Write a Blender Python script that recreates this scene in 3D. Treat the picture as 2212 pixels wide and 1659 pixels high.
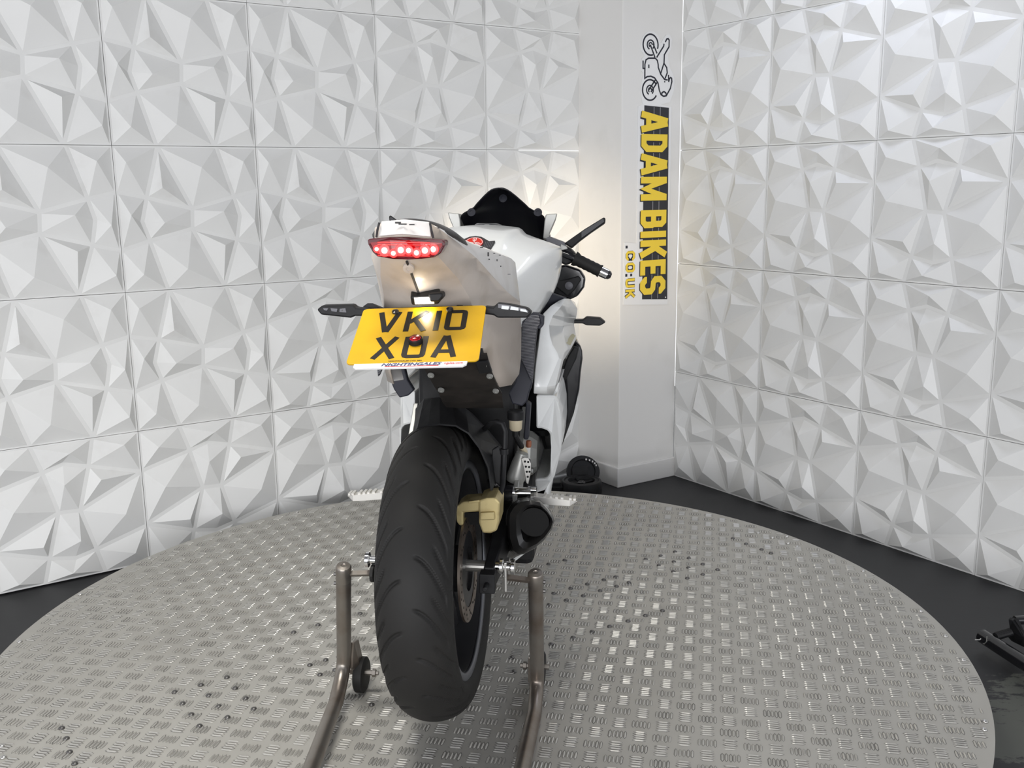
import bpy, bmesh, math, random
import numpy as np
from mathutils import Vector, Matrix

random.seed(4)
rng = np.random.default_rng(7)
for o in list(bpy.data.objects):
    bpy.data.objects.remove(o)
scene = bpy.context.scene
COL = scene.collection

# ------------------------------------------------------------------ camera
W, H, F = 2212.0, 1659.0, 2094.4
CAM = np.array([0.0, 0.0, 1.3545])
PITCH, ROLL = 0.2015, -0.0125
_fw = np.array([0, math.cos(PITCH), -math.sin(PITCH)])
_r = np.array([1.0, 0, 0]); _u = np.array([0, math.sin(PITCH), math.cos(PITCH)])
_r2 = math.cos(ROLL) * _r + math.sin(ROLL) * _u
_u2 = -math.sin(ROLL) * _r + math.cos(ROLL) * _u
cd = bpy.data.cameras.new('camera'); co = bpy.data.objects.new('camera', cd); COL.objects.link(co)
cd.sensor_width = 36.0; cd.lens = 36.0 * F / W; cd.clip_start = 0.02; cd.clip_end = 60
co.matrix_world = Matrix(((_r2[0], _u2[0], -_fw[0], CAM[0]), (_r2[1], _u2[1], -_fw[1], CAM[1]),
                          (_r2[2], _u2[2], -_fw[2], CAM[2]), (0, 0, 0, 1)))
scene.camera = co

# ------------------------------------------------------------------ light and exposure
scene.view_settings.view_transform = 'Standard'
scene.view_settings.look = 'None'
scene.view_settings.gamma = 1.0
scene.view_settings.use_curve_mapping = False
scene.view_settings.exposure = 0.42
wd = bpy.data.worlds.new('world'); scene.world = wd; wd.use_nodes = True
wd.node_tree.nodes['Background'].inputs[0].default_value = (0.93, 0.95, 1.0, 1)
wd.node_tree.nodes['Background'].inputs[1].default_value = 1.25

def area(name, loc, target, sx, sy, power, color, spread=180):
    l = bpy.data.lights.new(name, 'AREA'); l.shape = 'RECTANGLE'; l.size = sx; l.size_y = sy
    l.energy = power; l.color = color; l.spread = math.radians(spread)
    o = bpy.data.objects.new(name, l); COL.objects.link(o); o.location = loc
    o.rotation_euler = (Vector(target) - Vector(loc)).to_track_quat('-Z', 'Y').to_euler()
    return o
area('louvred_ceiling_lamp', (-0.55, 1.65, 2.62), (-0.55, 1.85, 0), 0.9, 0.25, 9.5, (1.0, 0.98, 0.93), 104)
area('workshop_front_light', (-1.6, -6.0, 1.10), (0.2, 3.6, 1.2), 7.0, 2.0, 260, (0.99, 0.99, 1.0))
area('right_ceiling_lamp', (1.15, 3.25, 2.62), (1.25, 3.3, 0), 0.8, 0.25, 3, (0.80, 0.85, 1.0), 130)

def link(o):
    COL.objects.link(o); return o

# ------------------------------------------------------------------ materials
MATS = {}
def mat(name, col, rough=0.5, metal=0.0, noise=None, bump=None, coat=0.0, emit=None, spec=None):
    """noise=(colour2, scale, lo, hi) mixes a second colour by a noise; bump=(scale, strength)"""
    m = bpy.data.materials.new(name); m.use_nodes = True
    nt = m.node_tree; b = nt.nodes['Principled BSDF']
    b.inputs['Base Color'].default_value = (*col, 1); b.inputs['Roughness'].default_value = rough
    b.inputs['Metallic'].default_value = metal
    b.inputs['Coat Weight'].default_value = coat
    if coat: b.inputs['Coat Roughness'].default_value = 0.06
    if spec is not None: b.inputs['Specular IOR Level'].default_value = spec
    if emit:
        b.inputs['Emission Color'].default_value = (*emit[0], 1); b.inputs['Emission Strength'].default_value = emit[1]
    tc = nt.nodes.new('ShaderNodeTexCoord')
    if noise:
        n = nt.nodes.new('ShaderNodeTexNoise'); n.inputs['Scale'].default_value = noise[1]
        n.inputs['Detail'].default_value = 6
        r = nt.nodes.new('ShaderNodeValToRGB'); r.color_ramp.elements[0].position = noise[2]; r.color_ramp.elements[1].position = noise[3]
        r.color_ramp.elements[0].color = (*col, 1); r.color_ramp.elements[1].color = (*noise[0], 1)
        nt.links.new(tc.outputs['Object'], n.inputs['Vector']); nt.links.new(n.outputs['Fac'], r.inputs['Fac'])
        nt.links.new(r.outputs['Color'], b.inputs['Base Color'])
    if bump:
        n2 = nt.nodes.new('ShaderNodeTexNoise'); n2.inputs['Scale'].default_value = bump[0]; n2.inputs['Detail'].default_value = 4
        bp = nt.nodes.new('ShaderNodeBump'); bp.inputs['Strength'].default_value = bump[1]; bp.inputs['Distance'].default_value = 0.002
        nt.links.new(tc.outputs['Object'], n2.inputs['Vector']); nt.links.new(n2.outputs['Fac'], bp.inputs['Height'])
        nt.links.new(bp.outputs['Normal'], b.inputs['Normal'])
    MATS[name] = m
    return m

mat('panel_white', (0.78, 0.78, 0.765), 0.5, noise=((0.68, 0.67, 0.65), 9, 0.58, 0.85), spec=0.3)
mat('wall_paint', (0.76, 0.75, 0.73), 0.55, noise=((0.68, 0.67, 0.645), 5, 0.55, 0.9), bump=(60, 0.08))
mat('backing_dark', (0.30, 0.30, 0.29), 0.8)
mat('ceiling_paint', (0.22, 0.22, 0.23), 0.7, noise=((0.18, 0.18, 0.19), 3, 0.5, 0.9))
mat('plate_alloy', (0.50, 0.485, 0.445), 0.50, 0.35, noise=((0.43, 0.415, 0.38), 3.2, 0.40, 0.75), bump=(7, 0.25))
mat('bar_alloy', (0.60, 0.585, 0.545), 0.36, 0.45, noise=((0.48, 0.47, 0.44), 20, 0.4, 0.8))
mat('tread_edge_dark', (0.13, 0.125, 0.115), 0.7, noise=((0.23, 0.22, 0.20), 6, 0.4, 0.7))  # tone of the dark rims round the tread bars
mat('rivet_steel', (0.16, 0.155, 0.15), 0.35, 0.8)
mat('rim_rivet_steel', (0.6, 0.59, 0.57), 0.3, 0.9)
mat('skirt_black', (0.02, 0.02, 0.02), 0.6)
mat('gloss_white', (0.84, 0.85, 0.84), 0.28, coat=0.5, noise=((0.78, 0.79, 0.78), 6, 0.5, 0.9))
mat('tail_white', (0.72, 0.70, 0.68), 0.38, coat=0.25, noise=((0.60, 0.56, 0.52), 14, 0.5, 0.8))
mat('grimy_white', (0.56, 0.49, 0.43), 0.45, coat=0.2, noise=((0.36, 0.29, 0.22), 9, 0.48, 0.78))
mat('black_plastic', (0.010, 0.010, 0.011), 0.5, noise=((0.018, 0.018, 0.019), 30, 0.4, 0.8), spec=0.28)
mat('black_gloss', (0.012, 0.012, 0.014), 0.15, coat=0.4)
mat('screen_black', (0.006, 0.006, 0.009), 0.35)
mat('navy_plastic', (0.020, 0.021, 0.030), 0.5, spec=0.3)
mat('grille_grey', (0.12, 0.12, 0.135), 0.45)
mat('tray_dark', (0.022, 0.019, 0.017), 0.6, noise=((0.042, 0.035, 0.03), 20, 0.4, 0.8), spec=0.25)
mat('seat_vinyl', (0.035, 0.033, 0.033), 0.42, bump=(220, 0.2))
mat('rubber', (0.013, 0.0125, 0.012), 0.62, noise=((0.022, 0.0205, 0.019), 5, 0.4, 0.8), bump=(150, 0.1), spec=0.3)
mat('wheel_black', (0.018, 0.018, 0.02), 0.38)
mat('rim_lip', (0.16, 0.165, 0.18), 0.4, 0.4)
mat('disc_steel', (0.28, 0.235, 0.20), 0.42, 0.85, noise=((0.12, 0.085, 0.065), 18, 0.45, 0.7))
mat('gold_caliper', (0.50, 0.41, 0.20), 0.42, 0.45, noise=((0.30, 0.22, 0.09), 30, 0.5, 0.8))
mat('alloy', (0.62, 0.61, 0.58), 0.3, 0.85)
mat('cast_alloy', (0.42, 0.42, 0.40), 0.42, 0.6, noise=((0.33, 0.33, 0.315), 16, 0.4, 0.8))
mat('cover_alloy', (0.62, 0.62, 0.59), 0.4, 0.25)
mat('peg_alloy', (0.74, 0.72, 0.68), 0.32, 0.5)
mat('chrome', (0.8, 0.8, 0.8), 0.1, 1.0)
mat('stand_steel', (0.30, 0.275, 0.245), 0.36, 0.85, noise=((0.20, 0.155, 0.125), 12, 0.42, 0.75), bump=(60, 0.1))
mat('cream_plastic', (0.55, 0.48, 0.34), 0.4)
mat('carbon', (0.013, 0.0125, 0.0125), 0.35, coat=0.3)
mat('soot', (0.004, 0.004, 0.004), 0.9)
mat('plate_yellow', (0.62, 0.36, 0.008), 0.30, coat=0.2, noise=((0.58, 0.33, 0.008), 40, 0.5, 0.9))
mat('ink_black', (0.012, 0.010, 0.008), 0.45, spec=0.25)
mat('label_white', (0.80, 0.78, 0.77), 0.4)
mat('ink_blue', (0.03, 0.05, 0.16), 0.4)
mat('ink_red', (0.55, 0.05, 0.06), 0.4)
mat('red_lens', (0.25, 0.004, 0.008), 0.12, coat=0.5)
mat('smoked_red', (0.09, 0.008, 0.012), 0.15, coat=0.5)
mat('reflector_red', (0.42, 0.01, 0.012), 0.2, coat=0.4, noise=((0.12, 0.0, 0.0), 260, 0.45, 0.6))
mat('led_white', (1, 0.9, 0.85), 0.3, emit=((1.0, 0.42, 0.30), 9))
mat('led_red', (0.8, 0.02, 0.02), 0.3, emit=((1.0, 0.03, 0.03), 1.6))
mat('lamp_white', (1, 1, 0.95), 0.3, emit=((1.0, 0.93, 0.78), 14))
mat('headlamp_glow', (1, 1, 0.95), 0.3, emit=((1.0, 0.90, 0.74), 10))
mat('badge_red', (0.62, 0.035, 0.02), 0.35)
mat('clear_cell', (0.62, 0.64, 0.64), 0.2)
mat('sign_white', (0.80, 0.80, 0.80), 0.4)
mat('sign_black', (0.022, 0.023, 0.030), 0.4)
mat('sign_line', (0.28, 0.28, 0.30), 0.4)
mat('sign_yellow', (0.86, 0.62, 0.05), 0.4)
mat('sign_ink', (0.012, 0.013, 0.025), 0.4)
mat('tan_label', (0.50, 0.46, 0.30), 0.5)
mat('copper_tint', (0.35, 0.12, 0.06), 0.4)
mat('chip_black', (0.03, 0.028, 0.03), 0.6)

def floor_material():
    m = bpy.data.materials.new('floor_paint'); m.use_nodes = True
    nt = m.node_tree; b = nt.nodes['Principled BSDF']; b.inputs['Roughness'].default_value = 0.55
    tc = nt.nodes.new('ShaderNodeTexCoord')
    n = nt.nodes.new('ShaderNodeTexNoise'); n.inputs['Scale'].default_value = 5.5; n.inputs['Detail'].default_value = 9; n.inputs['Roughness'].default_value = 0.72
    mp = nt.nodes.new('ShaderNodeMapping'); mp.inputs['Scale'].default_value = (1.0, 2.2, 1)
    nt.links.new(tc.outputs['Object'], mp.inputs['Vector']); nt.links.new(mp.outputs['Vector'], n.inputs['Vector'])
    # worn area on the approach side of the turntable: a soft blob around one spot of the floor
    vm = nt.nodes.new('ShaderNodeVectorMath'); vm.operation = 'DISTANCE'; vm.inputs[1].default_value = (1.42, 2.12, 0)
    nt.links.new(tc.outputs['Object'], vm.inputs[0])
    mr = nt.nodes.new('ShaderNodeMapRange'); mr.inputs['From Min'].default_value = 0.12; mr.inputs['From Max'].default_value = 0.62
    mr.inputs['To Min'].default_value = 0.17; mr.inputs['To Max'].default_value = -0.26
    nt.links.new(vm.outputs['Value'], mr.inputs['Value'])
    ad = nt.nodes.new('ShaderNodeMath'); ad.operation = 'ADD'
    nt.links.new(n.outputs['Fac'], ad.inputs[0]); nt.links.new(mr.outputs['Result'], ad.inputs[1])
    r = nt.nodes.new('ShaderNodeValToRGB')
    r.color_ramp.elements[0].position = 0.50; r.color_ramp.elements[0].color = (0.022, 0.022, 0.024, 1)
    r.color_ramp.elements[1].position = 0.54; r.color_ramp.elements[1].color = (0.10, 0.105, 0.09, 1)
    nt.links.new(ad.outputs[0], r.inputs['Fac']); nt.links.new(r.outputs['Color'], b.inputs['Base Color'])
    bp = nt.nodes.new('ShaderNodeBump'); bp.inputs['Strength'].default_value = 0.25; bp.inputs['Distance'].default_value = 0.002
    nt.links.new(n.outputs['Fac'], bp.inputs['Height']); nt.links.new(bp.outputs['Normal'], b.inputs['Normal'])
    MATS['floor_paint'] = m
floor_material()

# ------------------------------------------------------------------ mesh helpers
class MB:
    def __init__(self): self.v = []; self.f = []
    def add(self, verts, faces):
        k = len(self.v); self.v += [tuple(float(c) for c in p) for p in verts]
        self.f += [tuple(k + i for i in f) for f in faces]; return self
    def box(self, c, s, R=None):
        c = np.array(c, float); h = np.array(s, float) / 2
        P = np.array([(x, y, z) for x in (-1, 1) for y in (-1, 1) for z in (-1, 1)]) * h
        if R is not None: P = P @ np.array(R).T
        return self.add(P + c, [(0, 1, 3, 2), (4, 6, 7, 5), (0, 4, 5, 1), (2, 3, 7, 6), (0, 2, 6, 4), (1, 5, 7, 3)])
    def tube(self, path, r, seg=12, caps=True):
        P = [np.array(p, float) for p in path]; n = len(P)
        rs = r if isinstance(r, (list, tuple)) else [r] * n
        V = []; up = None
        for i in range(n):
            t = P[min(i + 1, n - 1)] - P[max(i - 1, 0)]; t /= np.linalg.norm(t) + 1e-12
            if up is None:
                a = np.array([0, 0, 1.0]) if abs(t[2]) < 0.9 else np.array([1.0, 0, 0])
            else: a = up
            s = np.cross(t, a); s /= np.linalg.norm(s); up = np.cross(s, t)
            for k in range(seg):
                th = 2 * math.pi * k / seg
                V.append(P[i] + rs[i] * (math.cos(th) * s + math.sin(th) * up))
        Fc = [(i * seg + k, i * seg + (k + 1) % seg, (i + 1) * seg + (k + 1) % seg, (i + 1) * seg + k) for i in range(n - 1) for k in range(seg)]
        if caps: Fc += [tuple(reversed(range(seg))), tuple((n - 1) * seg + k for k in range(seg))]
        return self.add(V, Fc)
    def lathe(self, prof, org, ax, seg=24, closed=False):
        """prof: list of (radius, distance along the axis)"""
        org = np.array(org, float); ax = np.array(ax, float); ax /= np.linalg.norm(ax)
        a = np.array([0, 0, 1.0]) if abs(ax[2]) < 0.9 else np.array([1.0, 0, 0])
        s = np.cross(ax, a); s /= np.linalg.norm(s); t = np.cross(ax, s)
        V = [org + h * ax + r * (math.cos(2 * math.pi * k / seg) * s + math.sin(2 * math.pi * k / seg) * t) for r, h in prof for k in range(seg)]
        n = len(prof)
        Fc = [(i * seg + k, ((i + 1) % n) * seg + k, ((i + 1) % n) * seg + (k + 1) % seg, i * seg + (k + 1) % seg) for i in range(n if closed else n - 1) for k in range(seg)]
        if not closed:
            if prof[0][0] > 1e-4: Fc.append(tuple(range(seg)))
            if prof[-1][0] > 1e-4: Fc.append(tuple(reversed([(n - 1) * seg + k for k in range(seg)])))
        return self.add(V, Fc)
    def prism(self, poly, vec):
        n = len(poly); vec = np.array(vec, float)
        V = [np.array(p, float) for p in poly]; V += [p + vec for p in V]
        return self.add(V, [tuple(range(n)), tuple(reversed(range(n, 2 * n)))] + [(i, i + n, (i + 1) % n + n, (i + 1) % n) for i in range(n)])
    def grid(self, rows, wrap=False):
        m = len(rows[0]); V = [p for r in rows for p in r]
        Fc = [(i * m + j, i * m + (j + 1) % m, (i + 1) * m + (j + 1) % m, (i + 1) * m + j) for i in range(len(rows) - 1) for j in range(m if wrap else m - 1)]
        return self.add(V, Fc)
    def loft(self, secs):
        m = len(secs[0]); k = len(self.v); self.grid(secs, wrap=True)
        self.f.append(tuple(k + j for j in range(m))); e = k + (len(secs) - 1) * m
        self.f.append(tuple(reversed([e + j for j in range(m)]))); return self
    def build(self, name, material, parent=None, smooth=False, bevel=0, subsurf=0, solid=0, angle=None, off=(0, 0, 0), segs=2):
        me = bpy.data.meshes.new(name)
        me.from_pydata([(p[0] + off[0], p[1] + off[1], p[2] + off[2]) for p in self.v], [], self.f)
        bm = bmesh.new(); bm.from_mesh(me); bmesh.ops.remove_doubles(bm, verts=bm.verts, dist=1e-6)
        bmesh.ops.recalc_face_normals(bm, faces=bm.faces); bm.to_mesh(me); bm.free()
        me.materials.append(MATS[material])
        o = link(bpy.data.objects.new(name, me))
        if parent: o.parent = parent
        if smooth:
            for p in me.polygons: p.use_smooth = True
            if angle: me.set_sharp_from_angle(angle=math.radians(angle))
        if solid:
            s = o.modifiers.new('solid', 'SOLIDIFY'); s.thickness = solid; s.offset = 0
        if bevel:
            b = o.modifiers.new('bevel', 'BEVEL'); b.width = bevel; b.segments = segs; b.limit_method = 'ANGLE'; b.angle_limit = math.radians(28)
        if subsurf:
            s = o.modifiers.new('sub', 'SUBSURF'); s.levels = subsurf; s.render_levels = subsurf
        return o

def np_mesh(name, V, Q, material, parent=None, smooth=False):
    """fast mesh from arrays; Q is an (n,k) face array"""
    me = bpy.data.meshes.new(name); V = np.asarray(V, np.float32); Q = np.asarray(Q, np.int32); k = Q.shape[1]
    me.vertices.add(len(V)); me.vertices.foreach_set('co', V.ravel())
    me.loops.add(Q.size); me.loops.foreach_set('vertex_index', Q.ravel())
    me.polygons.add(len(Q)); me.polygons.foreach_set('loop_start', np.arange(len(Q), dtype=np.int32) * k)
    me.polygons.foreach_set('use_smooth', np.full(len(Q), smooth)); me.update(calc_edges=True); me.validate()
    me.materials.append(MATS[material])
    o = link(bpy.data.objects.new(name, me))
    if parent: o.parent = parent
    return o

def empty(name, loc=(0, 0, 0)):
    o = link(bpy.data.objects.new(name, None)); o.location = loc; o.empty_display_size = 0.1; return o
def tag(o, label=None, cat=None, group=None, kind=None):
    if label: o['label'] = label
    if cat: o['category'] = cat
    if group: o['group'] = group
    if kind: o['kind'] = kind
    return o
def copy(o, parent=None, loc=None):
    c = o.copy(); COL.objects.link(c)
    if parent: c.parent = parent
    if loc is not None: c.location = loc
    return c

def stroke(mb, pts, w, M, d0=0.0, d1=0.0015, closed=False):
    """flat lettering stroke: a mitred ribbon of width w along 2-D points, mapped by M(u, v, depth)"""
    P = [np.array(p, float) for p in pts]; n = len(P); L = []; Rr = []
    for i in range(n):
        if closed: a, b = P[i - 1], P[(i + 1) % n]
        else: a, b = P[max(i - 1, 0)], P[min(i + 1, n - 1)]
        d1_ = P[i] - a if np.any(P[i] != a) else b - P[i]; d2_ = b - P[i] if np.any(P[i] != b) else P[i] - a
        d1_ = d1_ / np.linalg.norm(d1_); d2_ = d2_ / np.linalg.norm(d2_)
        n1 = np.array([-d1_[1], d1_[0]]); n2 = np.array([-d2_[1], d2_[0]]); m = n1 + n2
        m /= max(np.linalg.norm(m), 1e-6); s = min(1 / max(m @ n1, 0.35), 2.2) * w / 2
        L.append(P[i] + m * s); Rr.append(P[i] - m * s)
    k = n if closed else n - 1
    V = []
    for d in (d0, d1):
        V += [M(*p, d) for p in L] + [M(*p, d) for p in Rr]
    Fc = []
    for i in range(k):
        j = (i + 1) % n
        Fc += [(2 * n + i, 2 * n + j, 3 * n + j, 3 * n + i), (i, n + i, n + j, j), (i, j, 2 * n + j, 2 * n + i), (n + i, 3 * n + i, 3 * n + j, n + j)]
    if not closed:
        Fc += [(0, 2 * n, 3 * n, n), (n - 1, 2 * n - 1, 4 * n - 1, 3 * n - 1)]
    mb.add(V, Fc)

def arc(cx, cy, rx, ry, a0, a1, n=10):
    return [(cx + rx * math.cos(math.radians(a0 + (a1 - a0) * i / n)), cy + ry * math.sin(math.radians(a0 + (a1 - a0) * i / n))) for i in range(n + 1)]

# glyphs in a unit box: x 0..1 (width), y 0..1; lists of (points, closed)
def glyphs(s):
    """s = half stroke relative to height, used to keep strokes inside the box (x inset given separately)"""
    h = s
    return {
        'A': lambda w: [([(h * .55, 0), (w / 2 - h * .25, 1)], 0), ([(w - h * .55, 0), (w / 2 + h * .25, 1)], 0), ([(w * .22, .27), (w * .78, .27)], 0)],
        'D': lambda w: [([(h, 0), (h, 1)], 0), ([(h, h), (w - 2.2 * h, h), (w - h, 2.4 * h), (w - h, 1 - 2.4 * h), (w - 2.2 * h, 1 - h), (h, 1 - h)], 0)],
        'M': lambda w: [([(h, 0), (h, 1)], 0), ([(w - h, 0), (w - h, 1)], 0), ([(h, 1 - h * .3), (w / 2, .18), (w - h, 1 - h * .3)], 0)],
        'B': lambda w: [([(h, 0), (h, 1)], 0), ([(h, h), (w - 2 * h, h), (w - h, 2 * h), (w - h, .5 - h * .6), (w - 1.8 * h, .5)], 0),
                        ([(w - 1.8 * h, .5), (w - 1.2 * h, .5 + h * .6), (w - 1.2 * h, 1 - 2 * h), (w - 2 * h, 1 - h), (h, 1 - h)], 0), ([(h, .5), (w - 1.6 * h, .5)], 0)],
        'I': lambda w: [([(w / 2, 0), (w / 2, 1)], 0)],
        'K': lambda w: [([(h, 0), (h, 1)], 0), ([(w - h * .9, 1), (h * 1.5, .43)], 0), ([(w * .42, .58), (w - h * .9, 0)], 0)],
        'E': lambda w: [([(w, h), (h, h), (h, 1 - h), (w, 1 - h)], 0), ([(h, .5), (w * .92, .5)], 0)],
        'S': lambda w: [([(h, .26), (h, 2.2 * h), (2.1 * h, h), (w - 2.1 * h, h), (w - h, 2.1 * h), (w - h, .42), (w - 1.9 * h, .5), (1.9 * h, .52), (h, .6), (h, 1 - 2.1 * h), (2.1 * h, 1 - h), (w - 2.1 * h, 1 - h), (w - h, 1 - 2.2 * h), (w - h, .74)], 0)],
        'C': lambda w: [([(w - h, .30), (w - h, 2.2 * h), (w - 2.1 * h, h), (2.1 * h, h), (h, 2.2 * h), (h, 1 - 2.2 * h), (2.1 * h, 1 - h), (w - 2.1 * h, 1 - h), (w - h, 1 - 2.2 * h), (w - h, .70)], 0)],
        'O': lambda w: [([(2.1 * h, h), (w - 2.1 * h, h), (w - h, 2.1 * h), (w - h, 1 - 2.1 * h), (w - 2.1 * h, 1 - h), (2.1 * h, 1 - h), (h, 1 - 2.1 * h), (h, 2.1 * h)], 1)],
        '0': lambda w: [([(2.0 * h, h), (w - 2.0 * h, h), (w - 1.25 * h, 1.3 * h), (w - h, 2.0 * h), (w - h, 1 - 2.0 * h), (w - 1.25 * h, 1 - 1.3 * h), (w - 2.0 * h, 1 - h), (2.0 * h, 1 - h), (1.25 * h, 1 - 1.3 * h), (h, 1 - 2.0 * h), (h, 2.0 * h), (1.25 * h, 1.3 * h)], 1)],
        'U': lambda w: [([(h, 1), (h, 2.2 * h), (1.3 * h, 1.35 * h), (2.2 * h, h), (w - 2.2 * h, h), (w - 1.3 * h, 1.35 * h), (w - h, 2.2 * h), (w - h, 1)], 0)],
        'V': lambda w: [([(h * .6, 1), (w / 2 - h * .2, 0)], 0), ([(w - h * .6, 1), (w / 2 + h * .2, 0)], 0)],
        'X': lambda w: [([(h * .75, 1), (w - h * .75, 0)], 0), ([(w - h * .75, 1), (h * .75, 0)], 0)],
        '1': lambda w: [([(w / 2, 0), (w / 2, 1)], 0)],
    }
def letter(mb, ch, x, y, w, hgt, sw, M, d0=0, d1=0.0015):
    G = glyphs(sw / hgt / 2)[ch](w / hgt)
    for k, (pts, cl) in enumerate(G):                 # each stroke a hair higher, so that no two faces coincide
        stroke(mb, [(x + p[0] * hgt, y + p[1] * hgt) for p in pts], sw, M, d0, d1 + .00007 * k, bool(cl))

def text_mesh(name, txt, size, material, parent, M, align='LEFT', bold=0.0, shear=0.0, sx=1.0):
    c = bpy.data.curves.new(name, 'FONT'); c.body = txt; c.size = size; c.align_x = align; c.offset = bold; c.shear = shear; c.resolution_u = 3
    t = bpy.data.objects.new(name + '_tmp', c); COL.objects.link(t)
    dg = bpy.context.evaluated_depsgraph_get(); me0 = t.evaluated_get(dg).to_mesh()
    V = [M(v.co.x * sx, v.co.y, 0.0) for v in me0.vertices]; Fc = [tuple(p.vertices) for p in me0.polygons]
    bpy.data.objects.remove(t)
    me = bpy.data.meshes.new(name); me.from_pydata([tuple(map(float, p)) for p in V], [], Fc); me.materials.append(MATS[material])
    o = link(bpy.data.objects.new(name, me)); o.parent = parent
    return o

# ------------------------------------------------------------------ the room
def wall_frame(origin, ang):
    t = Vector((math.cos(ang), math.sin(ang), 0)); n = Vector((math.sin(ang), -math.cos(ang), 0))
    return Matrix(((t.x, 0, n.x, origin[0]), (t.y, 0, n.y, origin[1]), (0, 1, 0, origin[2]), (0, 0, 0, 1)))
AL, AR = 0.58266, -0.96769
ML = wall_frame((-1.3483, 3.3878, 0.006), AL)
MR = wall_frame((0.7593, 4.4187, 0.0), AR)
WALL_H = 2.70

fl = MB().box((0, 2.0, -0.05), (9, 9, 0.1)).build('floor', 'floor_paint'); tag(fl, kind='structure')
ce = MB().box((0, 2.0, WALL_H + 0.05), (9, 9, 0.1)).build('ceiling', 'ceiling_paint'); tag(ce, kind='structure')
wl = MB().box((-0.9, WALL_H / 2, -0.06), (5.14, WALL_H, 0.10)).build('wall_left', 'backing_dark'); wl.matrix_world = ML; tag(wl, kind='structure')
wr = MB().box((1.72, WALL_H / 2, -0.06), (3.44, WALL_H, 0.10)).build('wall_right', 'backing_dark'); wr.matrix_world = MR; tag(wr, kind='structure')

NODES = dict(a=(0, 1), T1=(.29, 1), T2=(.69, 1), b=(1, 1), L1=(0, .705), L2=(0, .30), R1=(1, .70), R2=(1, .29), d=(0, 0), B1=(.29, 0), B2=(.69, 0), c=(1, 0),
             N1=(.351, .803), N2=(.648, .801), M12=(.485, .843), N3=(.425, .502), N4=(.565, .492), N5=(.337, .183), N6=(.646, .185), M56=(.505, .15))
CELLS = [('a T1 N1 L1', (.121, .876)), ('T1 T2 N2 M12 N1', (.530, .925)), ('T2 b R1 N2', (.886, .929)), ('L1 N1 N3 L2', (.144, .571)),
         ('N1 M12 N2 N4 N3', (.473, .705)), ('N2 R1 N4', (.713, .702)), ('N4 R1 R2 N6', (.853, .419)), ('L2 N3 N5', (.301, .29)),
         ('N3 N4 N6 M56 N5', (.541, .285)), ('L2 N5 B1 d', (.125, .059)), ('N5 M56 N6 B2 B1', (.468, .060)), ('N6 R2 c B2', (.894, .115))]
def inset(poly, d):
    P = [np.array(p, float) for p in poly]; n = len(P)
    A = sum(P[i][0] * P[(i + 1) % n][1] - P[(i + 1) % n][0] * P[i][1] for i in range(n))
    if A < 0: P = P[::-1]
    out = []
    for i in range(n):
        p0, p1, p2 = P[i - 1], P[i], P[(i + 1) % n]
        d1 = (p1 - p0) / np.linalg.norm(p1 - p0); d2 = (p2 - p1) / np.linalg.norm(p2 - p1)
        n1 = np.array([-d1[1], d1[0]]); n2 = np.array([-d2[1], d2[0]])
        m = n1 + n2; m /= np.linalg.norm(m); out.append(p1 + m * d / max(m @ n1, .3))
    return out
def panel_mesh(name, rot):
    S = 0.5; g = 0.0009; mb = MB()
    def tr(u, v): return (1 - v, u) if rot else (u, v)      # the second panel is the first one turned a quarter
    mb.box((S / 2, S / 2, -0.006), (S - 2 * g, S - 2 * g, 0.012))
    for names, pk in CELLS:
        poly = inset([NODES[k] for k in names.split()], 0.0135)
        V = [(*[c * S for c in tr(*p)], 0.0003) for p in poly] + [(*[c * S for c in tr(*pk)], 0.029)]
        n = len(poly); mb.add(V, [(i, (i + 1) % n, n) for i in range(n)])
    me = bpy.data.meshes.new(name); me.from_pydata(mb.v, [], mb.f)
    bm = bmesh.new(); bm.from_mesh(me); bmesh.ops.recalc_face_normals(bm, faces=bm.faces)
    for f in bm.faces:
        if f.calc_center_median().z > 0.0005 and f.normal.z < 0: f.normal_flip()
    bm.to_mesh(me); bm.free(); me.materials.append(MATS['panel_white']); return me
PA, PB = panel_mesh('relief_panel_upright', False), panel_mesh('relief_panel_turned', True)
LEFT_A = {(c, 0) for c in range(-4, 4)} | {(1, 1), (2, 1), (3, 1), (2, 2), (3, 2), (2, 3), (3, 3), (3, 4)}
def put_panels(wall, M, cols, isA, z0):
    for c in cols:
        for r in range(5):
            o = link(bpy.data.objects.new('panel', PA if isA(c, r) else PB)); o.parent = wall
            j = rng.uniform(-1, 1, 3)
            o.location = (c * 0.5, r * 0.5, 0.002 + 0.0012 * j[0])
            o.rotation_euler = (0.003 * j[1], 0.003 * j[2], 0)
put_panels(wl, ML, range(-4, 4), lambda c, r: (c, r) in LEFT_A, 0)
put_panels(wr, MR, range(0, 5), lambda c, r: not ((c, r) in {(0, 0), (0, 4)}), 0)

P0 = np.array([0.479, 4.248]); P1 = np.array([0.762, 4.424]); PL = np.array([0.309, 4.489])
def pil_poly(e): 
    t = (P1 - P0) / np.linalg.norm(P1 - P0); q = (PL - P0) / np.linalg.norm(PL - P0)
    a = P0 - t * e - q * e; return [a, P1 - q * e - t * .004, P1 + (PL - P0), PL - t * e - q * .004]
pp = pil_poly(0)
pil = MB().prism([(*p, 0) for p in pp], (0, 0, WALL_H)).build('wall_pillar', 'wall_paint', bevel=0.003); tag(pil, kind='structure')
bb = MB().prism([(*p, 0) for p in pil_poly(0.013)], (0, 0, 0.092)).build('baseboard_pillar', 'wall_paint', bevel=0.004); tag(bb, kind='structure')

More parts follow.
